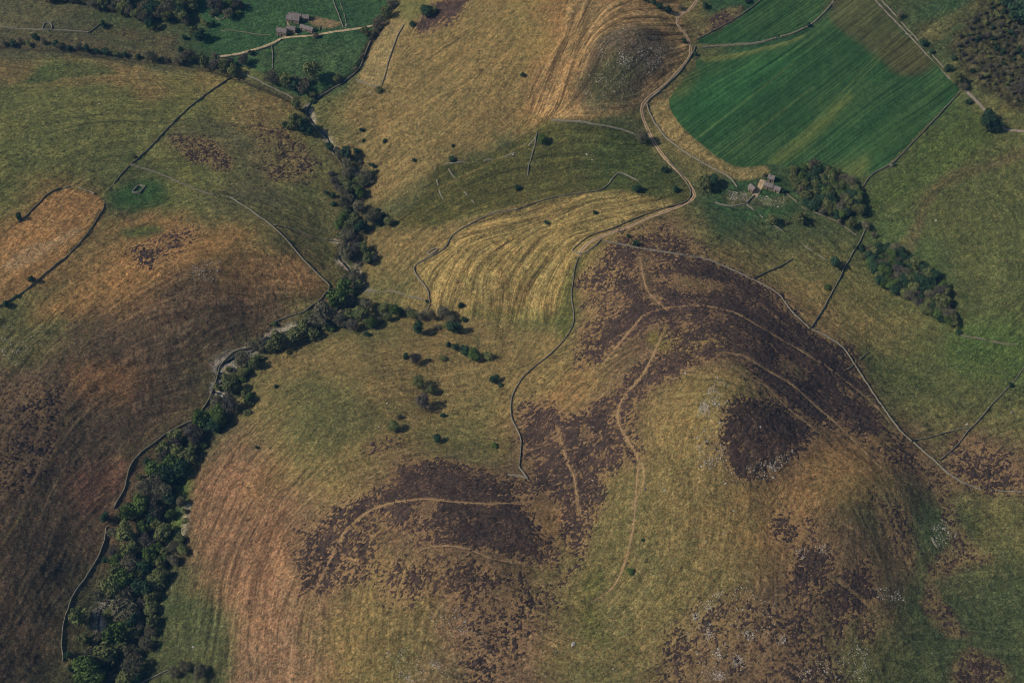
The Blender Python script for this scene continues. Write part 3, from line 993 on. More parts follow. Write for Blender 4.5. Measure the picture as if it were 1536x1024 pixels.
wall('400,505 376,521 350,529 337,542 329,553 325,568 315,595 305,612 290,630', 'dark wall beside the pale meandering stream', 1.2, .9, 0, D)
wall('288,632 270,640 250,651 222,671 201,690 191,715 186,735 171,762', 'wall above the lower stream wood on the brown slope', 1.2, .9, 0, D)
wall('160,790 158,803 150,832 130,865 112,890 100,920 93,955 95,992', 'lowest wall left of the stream wood in the bottom left corner')
wall('212,1024 235,1013 252,1006', 'short pale wall beside bushes at the bottom edge')
wall('1440,502 1480,510 1520,516 1545,505', 'dark broken wall at right edge below the long wood', 1.0, .9, .25, D)
wall('532,432 560,437 590,437 612,444 634,449', 'line of white tumbled stones between stream copse and golden pasture', .8, 1.0, .42)
wall('645,457 640,466 632,474', 'short wall end dropping from the golden pasture to the copse', .9, .8, .2)
wall('1340,248 1334,250', 'square stone sheep shelter on the crop wall', 1.5, 2.2, group=None, name='sheep_shelter')
wall('320,22 330,31 345,20 362,12 375,6', 'low wall under the purple trees in the top meadow', .8, .8, .2)
wall('1322,0 1345,26', 'upper verge wall beside the straight road', .9, .7)
wall('1352,34 1378,62', 'middle verge wall beside the straight road', .9, .7)
wall('1398,82 1415,102', 'lower verge wall beside the straight road above trees', .9, .7)
wall('1270,555 1282,546 1292,538 1305,526', 'short dark ruined wall butting the curved heather hill wall', .8, .8, .2, D)
wall('434,20 440,19.5 448,22', 'low yard wall behind the big barn of the top farm', 1.0, .6)
wall('415.5,44 416,50 416.5,57', 'low garden wall at the left gable of the lane farmhouse', 1.0, .6)
wall('481,39 480,44 479.5,47', 'short dark wall stub reaching the lane right of the outbuilding', 1.0, .6, 0, D)
# sheepfolds (ring walls)
wall('198.5,289 208,278.5 218,280 209,290.5 198.5,289', 'small rectangular stone sheepfold on the green slope', 1.3, .8, name='sheepfold', group=None, k=1)
wall('641,379 646,377 654,373 656,375 652,379 646,382 641,379', 'small white oval stone sheepfold beside the bent wall', 1.2, .8, name='sheepfold', group=None)
wall('1398,806 1404,818 1416,822 1430,810 1434,795 1424,783 1410,779', 'ragged ring of tumbled stones round a green patch', .9, 1.2, .45, name='ruined_enclosure', group=None)
wall('64,45 68,36 76,36 78,43 72,46', 'small ruined stone pen left of the top left wood', 1.1, .9, .2, name='sheepfold', group=None)

# ----------------------------------------------------------------------------
# buildings
# ----------------------------------------------------------------------------
M_BWALL = plain('rubble_wall', alb((132, 118, 102)), .35, 1.5, .1, bump=.4)
M_DOOR = plain('dark_timber', alb((52, 44, 38)), .2, 2)
M_GLASS = plain('dark_window_glass', (.02, .025, .03), .1, 2, rough=.15)


def slate():
    m, nt, b = nmat('stone_slate')
    tc = nt.nodes.new('ShaderNodeTexCoord')
    br = nt.nodes.new('ShaderNodeTexBrick')
    br.inputs['Scale'].default_value = 1.6
    br.inputs['Color1'].default_value = (*alb((128, 117, 114)), 1)
    br.inputs['Color2'].default_value = (*alb((106, 100, 98)), 1)
    br.inputs['Mortar'].default_value = (*alb((74, 66, 66)), 1)
    nt.links.new(tc.outputs['Object'], br.inputs['Vector'])
    t, r = nodes_noise(nt, .6, 4, .75, 1.25, tc.outputs['Object'])
    nt.links.new(mul(nt, br.outputs[0], r.outputs[0]), b.inputs['Base Color'])
    b.inputs['Roughness'].default_value = .7
    return m


M_SLATE = slate()


def bm_mesh(name, verts, faces):
    me = bpy.data.meshes.new(name)
    me.from_pydata(verts, [], faces)
    me.update()
    return me


def box(name, x0, x1, y0, y1, z0, z1, mat, parent=None):
    v = [(x, y, z) for z in (z0, z1) for x, y in ((x0, y0), (x1, y0), (x1, y1), (x0, y1))]
    return link(name, bm_mesh(name, v, [(3, 2, 1, 0), (4, 5, 6, 7), (0, 1, 5, 4), (1, 2, 6, 5), (2, 3, 7, 6), (3, 0, 4, 7)]), mat, parent)


def building(name, a, b_, W, wh, rh, label, cat, chimney=0, windows=2, group=None):
    pa, pb = ground([a, b_])
    c = (pa + pb) / 2
    L = np.linalg.norm((pb - pa)[:2])
    ang = math.atan2(pb[1] - pa[1], pb[0] - pa[0])
    if math.cos(ang) < 0:
        ang += math.pi
    g = samp(H, c[0] + np.array([-1, 1, 0, 0, 0]) * L * .4, c[1] + np.array([0, 0, 0, -3, 3]))
    e = link(name, None, None, None, label=label, category=cat)
    if group:
        e['group'] = group
    e.location = (c[0], c[1], float(g.mean()))
    e.rotation_euler = (0, 0, ang)
    l, h = L / 2, W / 2
    v = [(-l, -h, -2), (l, -h, -2), (l, h, -2), (-l, h, -2), (-l, -h, wh), (l, -h, wh), (l, h, wh), (-l, h, wh), (-l, 0, wh + rh), (l, 0, wh + rh)]
    link('wall', bm_mesh('wall', v, [(0, 1, 5, 4), (2, 3, 7, 6), (1, 2, 6, 9, 5), (3, 0, 4, 8, 7), (3, 2, 1, 0), (4, 5, 9, 8), (6, 7, 8, 9)]), M_BWALL, e)
    ov, th_ = .35, .22
    k = rh / h
    rv = []
    for x in (-l - ov, l + ov):
        for y, z in ((-h - ov, wh - ov * k), (0, wh + rh), (h + ov, wh - ov * k)):
            rv += [(x, y, z + .03), (x, y, z + .03 + th_)]
    # per end: 0,1 eave- ; 2,3 ridge ; 4,5 eave+   second end +6
    f = [(1, 7, 9, 3), (3, 9, 11, 5), (0, 2, 8, 6), (2, 4, 10, 8), (0, 6, 7, 1), (4, 5, 11, 10), (0, 1, 3, 2), (2, 3, 5, 4), (6, 8, 9, 7), (8, 10, 11, 9)]
    rf = link('roof', bm_mesh('roof', rv, f), M_SLATE, e)
    if chimney:
        for x in ([-l + .5] if chimney == 1 else [-l + .5, l - .5]):
            box('chimney', x - .45, x + .45, -.4, .4, wh + rh - .5, wh + rh + 1.1, M_BWALL, rf)
    box('door', -.55, .55, -h - .05, -h + .1, -.5, 2.0, M_DOOR, e)
    for i in range(windows):
        x = -l + (i + .5) * 2 * l / max(1, windows)
        if abs(x) < 1.1:
            x = 1.6
        box('window', x - .4, x + .4, -h - .04, -h + .1, 1.0, 1.9, M_GLASS, e)
    return e


FG = 'buildings of the top meadow farm'
building('barn', (431, 30), (450, 33.5), 5.6, 3.4, 2.4, 'largest long slate barn at the back of the top meadow farm', 'barn', 0, 2, FG)
building('lean_to_shed', (434, 24.5), (452, 27), 3.2, 2.6, 1.0, 'low pale shed built along the back of the big slate barn', 'shed', 0, 2, FG)
building('shed', (454, 28.5), (464, 29.5), 5.2, 2.8, 1.8, 'small square slate shed right of the big barn', 'shed', 0, 1, FG)
building('farmhouse', (417, 50), (431, 52), 5.6, 4.0, 2.2, 'leftmost slate roofed farmhouse beside the lane', 'house', 2, 3, FG)
building('cottage', (432, 47), (444, 48), 5.2, 3.6, 2.0, 'slate cottage joined to right of the lane farmhouse', 'house', 1, 2, FG)
building('outbuilding', (452, 43), (470, 47.5), 4.6, 2.6, 1.6, 'long narrow slate outbuilding between the big barn and the lane', 'outbuilding', 0, 3, FG)
RG = 'buildings of the farm beside the plantation'
building('farm_building', (1152, 269), (1161, 271.5), 4.2, 3.2, 1.8, 'uppermost small slate building of the plantation farm', 'farm building', 1, 2, RG)
building('farm_building', (1146, 280.5), (1159, 283.5), 4.0, 3.4, 1.8, 'long slate farmhouse in the middle of the plantation farm', 'house', 2, 3, RG)
building('farm_building', (1160, 283.5), (1170, 288), 3.6, 2.8, 1.5, 'slate shed joined to right end of the plantation farmhouse', 'shed', 0, 1, RG)
building('barn', (1125, 282), (1131.5, 289), 4.6, 3.0, 1.8, 'lone slate barn standing left of the plantation farm yard', 'barn', 0, 1, RG)

# ----------------------------------------------------------------------------
# trees and bushes
# ----------------------------------------------------------------------------
KIND = {'G': ('leaf green', (76, 92, 46), .36), 'O': ('olive', (94, 98, 60), .36), 'B': ('bare grey brown', (98, 94, 74), .36),
        'P': ('bare purple brown', (80, 75, 68), .32), 'D': ('dark green', (50, 68, 48), .34)}
FOL = {k_: plain('foliage_' + v[0].replace(' ', '_'), alb(v[1]), v[2], .55, .22) for k_, v in KIND.items()}
M_BARK = plain('bark', alb((74, 64, 52)), .3, 2)


def crown_mesh(seed, bare=False, bush=False):
    r = np.random.default_rng(seed)
    nl = 16 if not bush else 9
    lumps = []
    for i in range(nl):
        for _ in range(30):
            p = r.normal(size=3)
            p /= np.linalg.norm(p)
            p *= (.35 + .4 * r.random())
            if p[2] > -.5:
                break
        lumps.append((p * np.array([1, 1, .9]), .30 + .22 * r.random()))
    lumps.append((np.zeros(3), .55))
    V, Q, TS = [], [], []
    nleaf = 1150 if not bush else 520
    wt = np.array([l[1] ** 2 for l in lumps])
    wt /= wt.sum()
    for i in range(nleaf):
        c, rad = lumps[r.choice(len(lumps), p=wt)]
        d = r.normal(size=3)
        d /= np.linalg.norm(d)
        if d[2] < -.35 and r.random() < .7:
            d[2] *= -1
        p = c + d * rad * (.82 + .3 * r.random())
        nrm = d + r.normal(size=3) * (.55 if not bare else .9)
        nrm /= np.linalg.norm(nrm)
        a = np.cross(nrm, r.normal(size=3))
        a /= np.linalg.norm(a)
        b2 = np.cross(nrm, a)
        s = (.055 + .06 * r.random()) * (1.15 if bush else 1)
        la, lb = s * (1.6 if bare else 1.15), s * (.42 if bare else .9)
        k0 = len(V)
        V += [p + a * la * .6 + b2 * lb, p - a * la + b2 * lb * .3, p - a * la * .5 - b2 * lb, p + a * la - b2 * lb * .4]
        Q.append((k0, k0 + 1, k0 + 2, k0 + 3))
    V = np.array(V)
    V[:, 2] += 1.12 if not bush else .62
    V[:, 2] = np.maximum(V[:, 2], .05)
    return np_mesh('crown' if not bush else 'bush', V, np.array(Q), smooth=False)


def tube(V, Q, a, b_, ra, rb):
    a, b_ = np.array(a), np.array(b_)
    d = b_ - a
    d /= np.linalg.norm(d)
    u = np.cross(d, (0.3, 1, .2))
    u /= np.linalg.norm(u)
    w_ = np.cross(d, u)
    k0 = len(V)
    for p, rr in ((a, ra), (b_, rb)):
        for i in range(6):
            t_ = i * math.pi / 3
            V.append(p + (u * math.cos(t_) + w_ * math.sin(t_)) * rr)
    for i in range(6):
        j = (i + 1) % 6
        Q.append((k0 + i, k0 + j, k0 + 6 + j, k0 + 6 + i))


def trunk_mesh(seed):
    r = np.random.default_rng(seed)
    V, Q = [], []
    tube(V, Q, (0, 0, -.15), (0, 0, .6), .095, .07)
    for i in range(6):
        t_ = i * 1.05 + r.random()
        e = (math.cos(t_) * .5, math.sin(t_) * .5, 1.0 + .35 * r.random())
        tube(V, Q, (0, 0, .45 + .05 * i), e, .05, .018)
        e2 = (e[0] * 1.5, e[1] * 1.5, e[2] + .25)
        tube(V, Q, e, e2, .018, .007)
    tube(V, Q, (0, 0, .6), (.05, 0, 1.7), .06, .012)
    return np_mesh('trunk', np.array(V), np.array(Q), smooth=True)


TRUNKS = [trunk_mesh(i) for i in range(3)]
for t_ in TRUNKS:
    t_.materials.append(M_BARK)
CROWNS, BUSHES = {}, {}
for k_ in KIND:
    CROWNS[k_] = []
    BUSHES[k_] = []
    for i in range(4):
        me = crown_mesh(100 + i + 10 * ord(k_), k_ in 'BP')
        me.materials.append(FOL[k_])
        CROWNS[k_].append(me)
    for i in range(2):
        me = crown_mesh(300 + i + 10 * ord(k_), k_ in 'BP', True)
        me.materials.append(FOL[k_])
        BUSHES[k_].append(me)

TREES = []      # (u, v, r, kind, zone, label)


def T(zone, s):
    for t_ in s.split():
        q = t_.split(',')
        TREES.append([float(q[0]), float(q[1]), float(q[2]), q[3], zone, None])


ZONES = {
 'low': ('in the lowest stream wood', 'trees of the lowest stream wood'),
 'mid': ('in the wood below the meanders', 'trees below the meandering stream'),
 'bend': ('by the pale gravelly stream bend', 'trees by the gravelly stream bend'),
 'copse': ('in the copse at the stream junction', 'trees of the gully copse'),
 'upper': ('in the gully wood above the copse', 'trees of the narrow gully wood'),
 'corner': ('at the bottom corner of the farm meadow', 'trees at the meadow corner'),
 'cut': ('along the dark cutting right of the farm', 'trees along the dark cutting'),
 'lane': ('around the lane left of the farm', 'trees around the farm lane'),
 'hedge': ('in the long hedge at the top left', 'bushes of the long top left hedge'),
 'knoll': ('near the track above the rocky knoll', 'bushes above the rocky knoll'),
 'road': ('beside the straight road at top right', 'trees beside the straight road'),
 'edge': ('at the edge of the plantation', 'trees at the plantation edge'),
}
T('low', """121,922,14,O 127,956,9,O 150,954,8,B 178,950,17,G 162,977,17,O 137,982,9,B 135,999,16,G 146,1014,17,G 172,1014,8,P 199,978,11,B
204,998,15,B 193,1017,14,O 188,870,14,G 169,881,14,O 151,895,9,B 188,913,18,B 166,913,9,O 227,910,11,O 231,894,9,O 214,903,8,P 230,932,9,O
211,935,8,B 207,951,8,O 228,946,9,B 238,945,5,D 222,964,10,B 108,1003,6,D 102,980,6,D 191,889,13,B 236,870,12,O 247,871,6,O 263,1007,8,B
278,999,8,B 303,1007,11,B 204,930,11,D 208,1012,10,D 124,1018,10,G 235,707,12,G 228,728,15,B 253,710,16,D 244,733,15,B 213,755,15,G 193,763,9,O
235,760,13,P 195,771,12,G 256,770,8,G 236,785,9,O 216,791,9,G 190,796,14,O 171,800,8,B 246,798,13,O 223,810,12,P 235,821,11,G 271,806,8,O
276,823,8,O 263,820,9,B 261,838,9,B 248,826,7,O 228,834,11,G 245,838,7,G 196,823,12,O 171,826,8,P 175,839,9,G 200,846,15,B 243,846,8,O
241,861,11,O 176,856,11,O 190,866,11,G 208,864,9,O 160,775,7,D 273,751,8,B 278,766,5,O 277,780,5,O 268,725,6,D 266,733,5,G 210,717,6,O
215,741,10,B 158,839,5,D 218,880,13,D 215,850,11,D 255,745,11,D 232,775,10,D 205,810,10,O""")  # one dark green tree has the wood's shade put into its colour
T('mid', """326,601,11,B 350,607,13,P 328,618,13,G 314,627,14,G 303,633,12,G 332,627,12,G 320,638,11,D 289,647,13,P 295,657,12,P 265,655,11,O
248,674,11,O 267,668,10,P 270,680,12,O 286,683,11,O 248,685,10,P 259,696,13,G 272,704,12,D 237,705,13,G 256,712,13,D 307,668,6,G 370,590,8,O
375,597,7,G 375,606,6,O 371,619,6,O 329,646,5,D 332,637,6,O 343,569,8,O 350,583,11,O 342,580,8,O 364,569,6,G 328,582,6,O 222,693,6,D 292,669,7,O""")
T('bend', """506,451,13,G 486,471,15,B 476,481,13,B 500,473,9,B 464,481,11,O 456,492,11,O 470,501,9,O 442,504,12,O 420,514,12,O 407,520,9,O
429,512,9,B 451,504,8,B 387,520,10,B 392,536,6,O 382,545,9,O 367,536,11,B 362,545,8,B 365,559,8,O 345,554,5,O 350,567,7,O 498,493,6,G
490,490,7,O 509,481,9,B 525,471,9,O 412,486,4,G 434,528,4,O 373,554,6,G""")
T('copse', """517,432,12,G 523,450,9,B 520,380,13,B 532,378,11,P 545,373,10,O 553,386,10,O 556,392,6,D 532,419,8,B 540,427,8,O 525,438,9,G
551,459,11,B 542,474,11,O 535,471,8,G 558,485,9,G 530,489,10,P 512,484,8,B 576,461,8,O 594,467,9,G 602,467,5,D 581,475,7,O 574,474,5,B
621,471,8,O 633,473,7,B 612,467,6,B 664,471,10,B 647,474,7,B 676,479,7,B 657,490,6,B 548,500,4,D 568,482,6,B 535,412,7,B 517,418,5,B 672,489,8,O""")
T('upper', """496,221,7,D 511,235,8,B 521,232,9,D 536,227,6,D 521,248,8,B 526,258,7,B 537,241,4,D 541,245,4,B 561,250,4,D 555,247,3,D 556,260,6,O
565,257,3,D 546,266,10,B 550,271,8,B 541,275,8,O 497,261,6,P 503,273,7,P 508,283,7,P 526,281,11,O 516,288,8,B 541,290,8,G 523,298,9,B
516,306,8,B 538,309,10,B 518,318,8,O 515,329,8,G 510,339,7,G 533,334,11,O 543,341,9,D 531,326,7,O 523,341,9,O 523,353,12,B 531,358,8,P
511,353,5,D 560,329,11,B 566,332,7,D 573,324,6,D 567,316,4,D 583,333,7,O 554,343,5,O 499,293,5,D 501,306,5,D 490,289,4,D 515,271,8,O 521,263,8,B""")
T('corner', """408,117,10,B 415,120,8,B 425,119,7,G 430,126,9,O 440,129,10,D 443,123,8,B 455,134,9,B 460,122,7,B 507,119,7,O 469,142,6,O
471,152,5,D 444,159,8,O 446,187,11,O 436,186,8,O 456,192,9,D 460,186,7,B 465,198,7,D 450,178,6,O 428,190,5,D""")
T('cut', '580,22,9,O 569,33,8,B 549,49,7,O 565,42,7,B 543,86,5,B 533,105,5,B 558,54,6,B 588,6,8,B')
T('lane', """322,11,9,P 331,13,9,P 344,8,8,G 343,22,8,B 356,7,8,P 362,9,6,P 319,21,6,B 308,36,6,O 319,37,5,D 293,50,8,O 300,55,8,D 378,80,5,D
368,90,9,P 307,97,7,O 316,100,6,B 327,101,8,P 339,104,9,O 351,109,9,O 346,95,7,P 300,87,6,O 287,82,8,B 321,84,5,B 357,20,5,G""")
T('hedge', """8,66,5,B 20,66,6,D 33,64,5,B 45,68,5,O 55,58,6,D 67,64,6,B 84,66,6,D 91,71,6,B 105,73,5,D 118,71,6,B 131,75,6,D 145,77,5,D 158,78,6,D
175,81,5,O 188,83,5,D 229,88,8,B 268,91,7,B 282,88,8,B 272,76,6,D 277,58,4,D 155,38,6,D 226,39,7,D 238,40,6,O 208,86,4,D 250,92,4,B""")
T('knoll', '967,1,4,D 980,5,5,D 989,10,6,D 1002,17,6,D 1020,12,4,B 1057,9,5,D 1121,3,5,D 1026,62,4,D 1043,82,4,D')
T('road', """1348,25,6,B 1384,66,6,D 1396,79,4,D 1430,88,5,D 1421,104,6,D 1434,121,9,O 1443,129,7,B 1452,153,5,D 1479,190,11,D 1492,190,9,D
1479,175,8,D 1340,248,3,D 1212,38,4,D""")
T('edge', '1286,316,8,O 1298,338,7,B 1275,337,8,O 1258,335,6,B 1197,328,9,O 1157,331,8,O 1175,288,4,D 1180,334,4,B 1310,354,5,B 1280,370,5,O 1436,497,5,D')
LONE = """470,112,12,O,big round olive tree alone in the farm meadow casting a dark shadow
275,24,9,O,rounded olive tree standing out at right end of the top left wood
279,33,7,B,grey brown tree just below the right end of the top left wood
475,54,6,B,small dark bare tree beside the lane below the farm outbuilding
619,37,6,D,dark green bush at the top of the tan strip field wall
640,21,9,D,dark tree beside the dark heather strip at the top
649,16,7,O,olive tree higher up beside the dark heather strip
568,135,6,O,round tree at the bottom corner of the tan strip field
543,195,4,D,small bush on pasture right of the upper gully top
545,211,3,D,tiny bush below another on pasture by the upper gully
577,212,4,D,lone dark bush on open pasture right of the upper gully
621,240,4,D,small dark bush left of the tumbled moor wall
679,219,3,D,tiny bush on the tan hillside above the tumbled moor wall
677,239,5,D,dark bush at left end of the tumbled moor wall
784,113,4,D,lone bush left of the orange striped knoll side
962,208,10,B,large bare tree beside the track below the rocky knoll
813,211,7,G,yellow green bush below the left foot of the knoll
776,283,5,D,dark bush in the lower moor field by stones
820,334,4,D,tiny bush left in the middle of the golden pasture
893,319,4,D,tiny bush right in the middle of the golden pasture
955,283,7,D,round dark bush at the right end of the golden pasture top
1013,284,6,D,dark bush inside the sharp track bend
997,255,6,D,round bush left of the track above its bend
1054,276,11,O,big olive tree right of the sharp track bend
1066,271,10,D,dark tree overlapping the olive tree by the track bend
954,365,6,D,bush on the ridge wall at the top of the heather hill
942,354,4,D,small bush just above the ridge wall of the heather hill
1146,264,4,B,small grey bush behind the plantation farm
1251,395,8,D,round dark tree left of the dead straight wall
1241,431,5,G,bright green bush touching the left of the dead straight wall
945,857,6,G,lone green bush beside the trail on the lower slope
964,809,3,D,tiny bush beside the trail above the lone green bush
1516,578,4,D,dark bush on the straight wall at the right edge
29,326,6,D,dark tree at the left end of the orange enclosure wall
49,420,6,D,dark bush on the lower wall of the orange enclosure
10,456,6,D,dark bush at the left picture edge on the enclosure wall
26,444,3,D,tiny bush between two others on the enclosure wall
202,235,4,O,pale bush at the wall corner on the left hill
608,534,6,D,dark bush left of a larger tree in the middle pasture
624,538,9,P,purplish tree in the middle pasture near a small dark bush
665,538,6,O,lone olive bush in the middle pasture below the bush row
673,517,5,D,leftmost dark bush of the row in the middle pasture
683,522,6,D,second bush of the row in the middle pasture
698,526,8,D,dark tree left of the big green one in the row
711,533,10,G,big green tree in the bush row of the middle pasture
732,533,7,O,olive tree at the right end of the bush row
741,568,7,D,dark tree beside a tiny bush near the winding wall
750,577,4,D,tiny bush right of a dark tree near the winding wall
628,575,10,O,large olive tree above the purple one in the middle pasture
646,584,7,O,smaller olive tree just above the purple tree
637,603,12,P,large purple brown tree in the middle pasture
665,622,5,D,small dark bush below right of the purple tree
600,624,6,B,thin grey bush above a wide grey green one
590,637,10,O,wide grey green bush on the open lower pasture
657,657,7,D,dark bush in a hollow above the lower heather
742,667,5,G,green bush by the winding wall above the heather
627,493,9,D,dark green round tree below the copse left
682,493,10,D,dark green round tree below the copse right
691,458,5,D,round dark bush at the foot of the golden pasture
696,480,5,D,small dark bush right of the copse end
640,452,3,D,tiny dark bush at the wall end of the golden pasture
386,671,3,D,tiny dark dot of a bush on the lower left slope
414,579,4,D,small bush on the slope right of the stream bend
551,501,5,D,dark bush on open grass just below the copse
1525,26,15,D,very large dark tree in the top right corner scrub
1528,140,13,P,large purplish tree in the lower right of the scrub
1508,8,9,D,dark tree at the top edge of the right scrub
389,548,5,O,olive bush on the slope edge below the gravelly bend"""
for l_ in LONE.split('\n'):
    q = l_.split(',')
    TREES.append([float(q[0]), float(q[1]), float(q[2]), q[3], None, q[4]])


def inpoly(u, v, P_):
    c_ = False
    for (x1, y1), (x2, y2) in zip(P_, P_[1:] + P_[:1]):
        if (y1 > v) != (y2 > v) and u < (x2 - x1) * (v - y1) / (y2 - y1) + x1:
            c_ = not c_
    return c_


def fill(poly, gap, r0, r1, kinds, zone, label, group, cap=200):
    P_ = pts(poly)
    us = [p[0] for p in P_]
    vs = [p[1] for p in P_]
    got = []
    for _ in range(9000):
        u, v = random.uniform(min(us), max(us)), random.uniform(min(vs), max(vs))
        if inpoly(u, v, P_) and all((u - a) ** 2 + ((v - b_) * 1.25) ** 2 > gap * gap for a, b_ in got):
            got.append((u, v))
            if len(got) >= cap:
                break
    ZONES[zone] = (label, group)
    for u, v in got:
        TREES.append([u, v, random.uniform(r0, r1), random.choice(kinds), zone, 'shared'])


fill('1182,266 1192,253 1212,247 1236,253 1256,260 1271,269 1283,284 1288,300 1284,308 1270,318 1262,326 1245,321 1226,312 1203,303 1200,284 1188,276',
     7.4, 6, 8.5, 'BOODDG', 'plantation', 'packed into the square plantation beside the farm', 'trees packed in the plantation')
fill('1290,374 1312,371 1345,374 1365,391 1390,406 1412,431 1420,455 1434,482 1425,487 1400,474 1376,459 1356,443 1340,434 1316,423 1304,400',
     7.8, 6, 9.5, 'BPOODDG', 'long wood', 'in the long narrow wood right of the straight wall', 'trees of the long narrow wood')
fill('68,-12 290,-12 286,10 270,24 250,30 230,30 205,24 180,20 155,10 120,2 70,-2', 9.0, 6.5, 9.5, 'BBOOD', 'top wood', 'in the dense wood at the top left', 'trees of the top left wood')
fill('1432,66 1462,24 1490,-8 1545,-8 1545,158 1494,142 1454,108', 8.2, 2.6, 5.0, 'BBODP', 'scrub', 'in the dense dark scrub at top right', 'scrub bushes at top right', 130)

# labels
for t_ in TREES:
    t_.append('bush' if t_[2] <= 6 else 'tree')


def look(t_):
    return KIND[t_[3]][0]


def size(t_):
    r_ = t_[2]
    if t_[6] == 'bush':
        return 'tiny' if r_ <= 3.6 else ('small' if r_ < 5.5 else 'rounded')
    return 'small' if r_ <= 8 else ('large' if r_ > 12.5 else 'mid sized')


ORD = ['topmost', 'second from top', 'third from top', 'fourth from top', 'fifth from top', 'sixth from top', 'seventh from top', 'eighth from top',
       'ninth from top', 'tenth from top', 'eleventh from top', 'twelfth from top']
byl = {}
for t_ in TREES:
    if t_[4] and t_[5] is None:
        t_[5] = f"{size(t_)} {look(t_)} {t_[6]} {ZONES[t_[4]][0]}"
        byl.setdefault(t_[5], []).append(t_)
for lb, L_ in byl.items():
    if len(L_) == 1:
        continue
    L_.sort(key=lambda q: q[1])
    for i, t_ in enumerate(L_):
        if i == len(L_) - 1:
            t_[5] = lb + ', lowest such'
        elif i < len(ORD):
            t_[5] = lb + ', ' + ORD[i]
        else:
            t_[5] = lb + ', near the bottom'
for t_ in TREES:
    if t_[5] == 'shared':
        t_[5] = f"{look(t_)} {t_[6]} {ZONES[t_[4]][0]}"

gp = ground([(t_[0], t_[1] + (.74 if t_[6] == 'tree' else .40) * t_[2]) for t_ in TREES])
for t_, p in zip(TREES, gp):
    R = t_[2] * mpp(p) * 1.1
    rz = random.uniform(0, 6.28)
    sx, sz = random.uniform(.84, 1.18), random.uniform(.82, 1.2)
    if t_[6] == 'tree':
        nm = {'G': 'leafy_tree', 'O': 'leafy_tree', 'D': 'dark_tree', 'B': 'bare_tree', 'P': 'bare_tree'}[t_[3]]
        e = link(nm, None, None, None, label=t_[5], category='tree')
        link('trunk', random.choice(TRUNKS), None, e)
        link('crown', random.choice(CROWNS[t_[3]]), None, e)
        e.empty_display_size = .2
    else:
        e = link('bush', random.choice(BUSHES[t_[3]]), None, None, label=t_[5], category='bush')
    if t_[4]:
        e['group'] = ZONES[t_[4]][1]
    e.location = (p[0], p[1], p[2] - .05)
    e.rotation_euler = (0, 0, rz)
    e.scale = (R * sx, R / sx, R * sz)

# ----------------------------------------------------------------------------
# boulders
# ----------------------------------------------------------------------------
M_ROCK = plain('pale_rock', alb((158, 150, 141)), .55, 2.0, .2, bump=.4)
M_ROCKD = plain('lichen_rock', alb((108, 102, 92)), .4, 2.0, .2, bump=.4)


def rock_data(seed):
    bm = bmesh.new()
    bmesh.ops.create_icosphere(bm, subdivisions=2, radius=1)
    r = random.Random(seed)
    ax_ = [Vector((r.gauss(0, 1), r.gauss(0, 1), r.gauss(0, 1))).normalized() for _ in range(7)]
    cut = [r.uniform(.45, .85) for _ in range(7)]
    for v in bm.verts:
        for a, c_ in zip(ax_, cut):
            d = v.co.dot(a) - c_
            if d > 0:
                v.co -= a * d
        v.co *= 1 + r.uniform(-.05, .05)
        v.co.x *= 1.25
        v.co.z *= .7
    me = bpy.data.meshes.new('boulder')
    bm.to_mesh(me)
    bm.free()
    return me


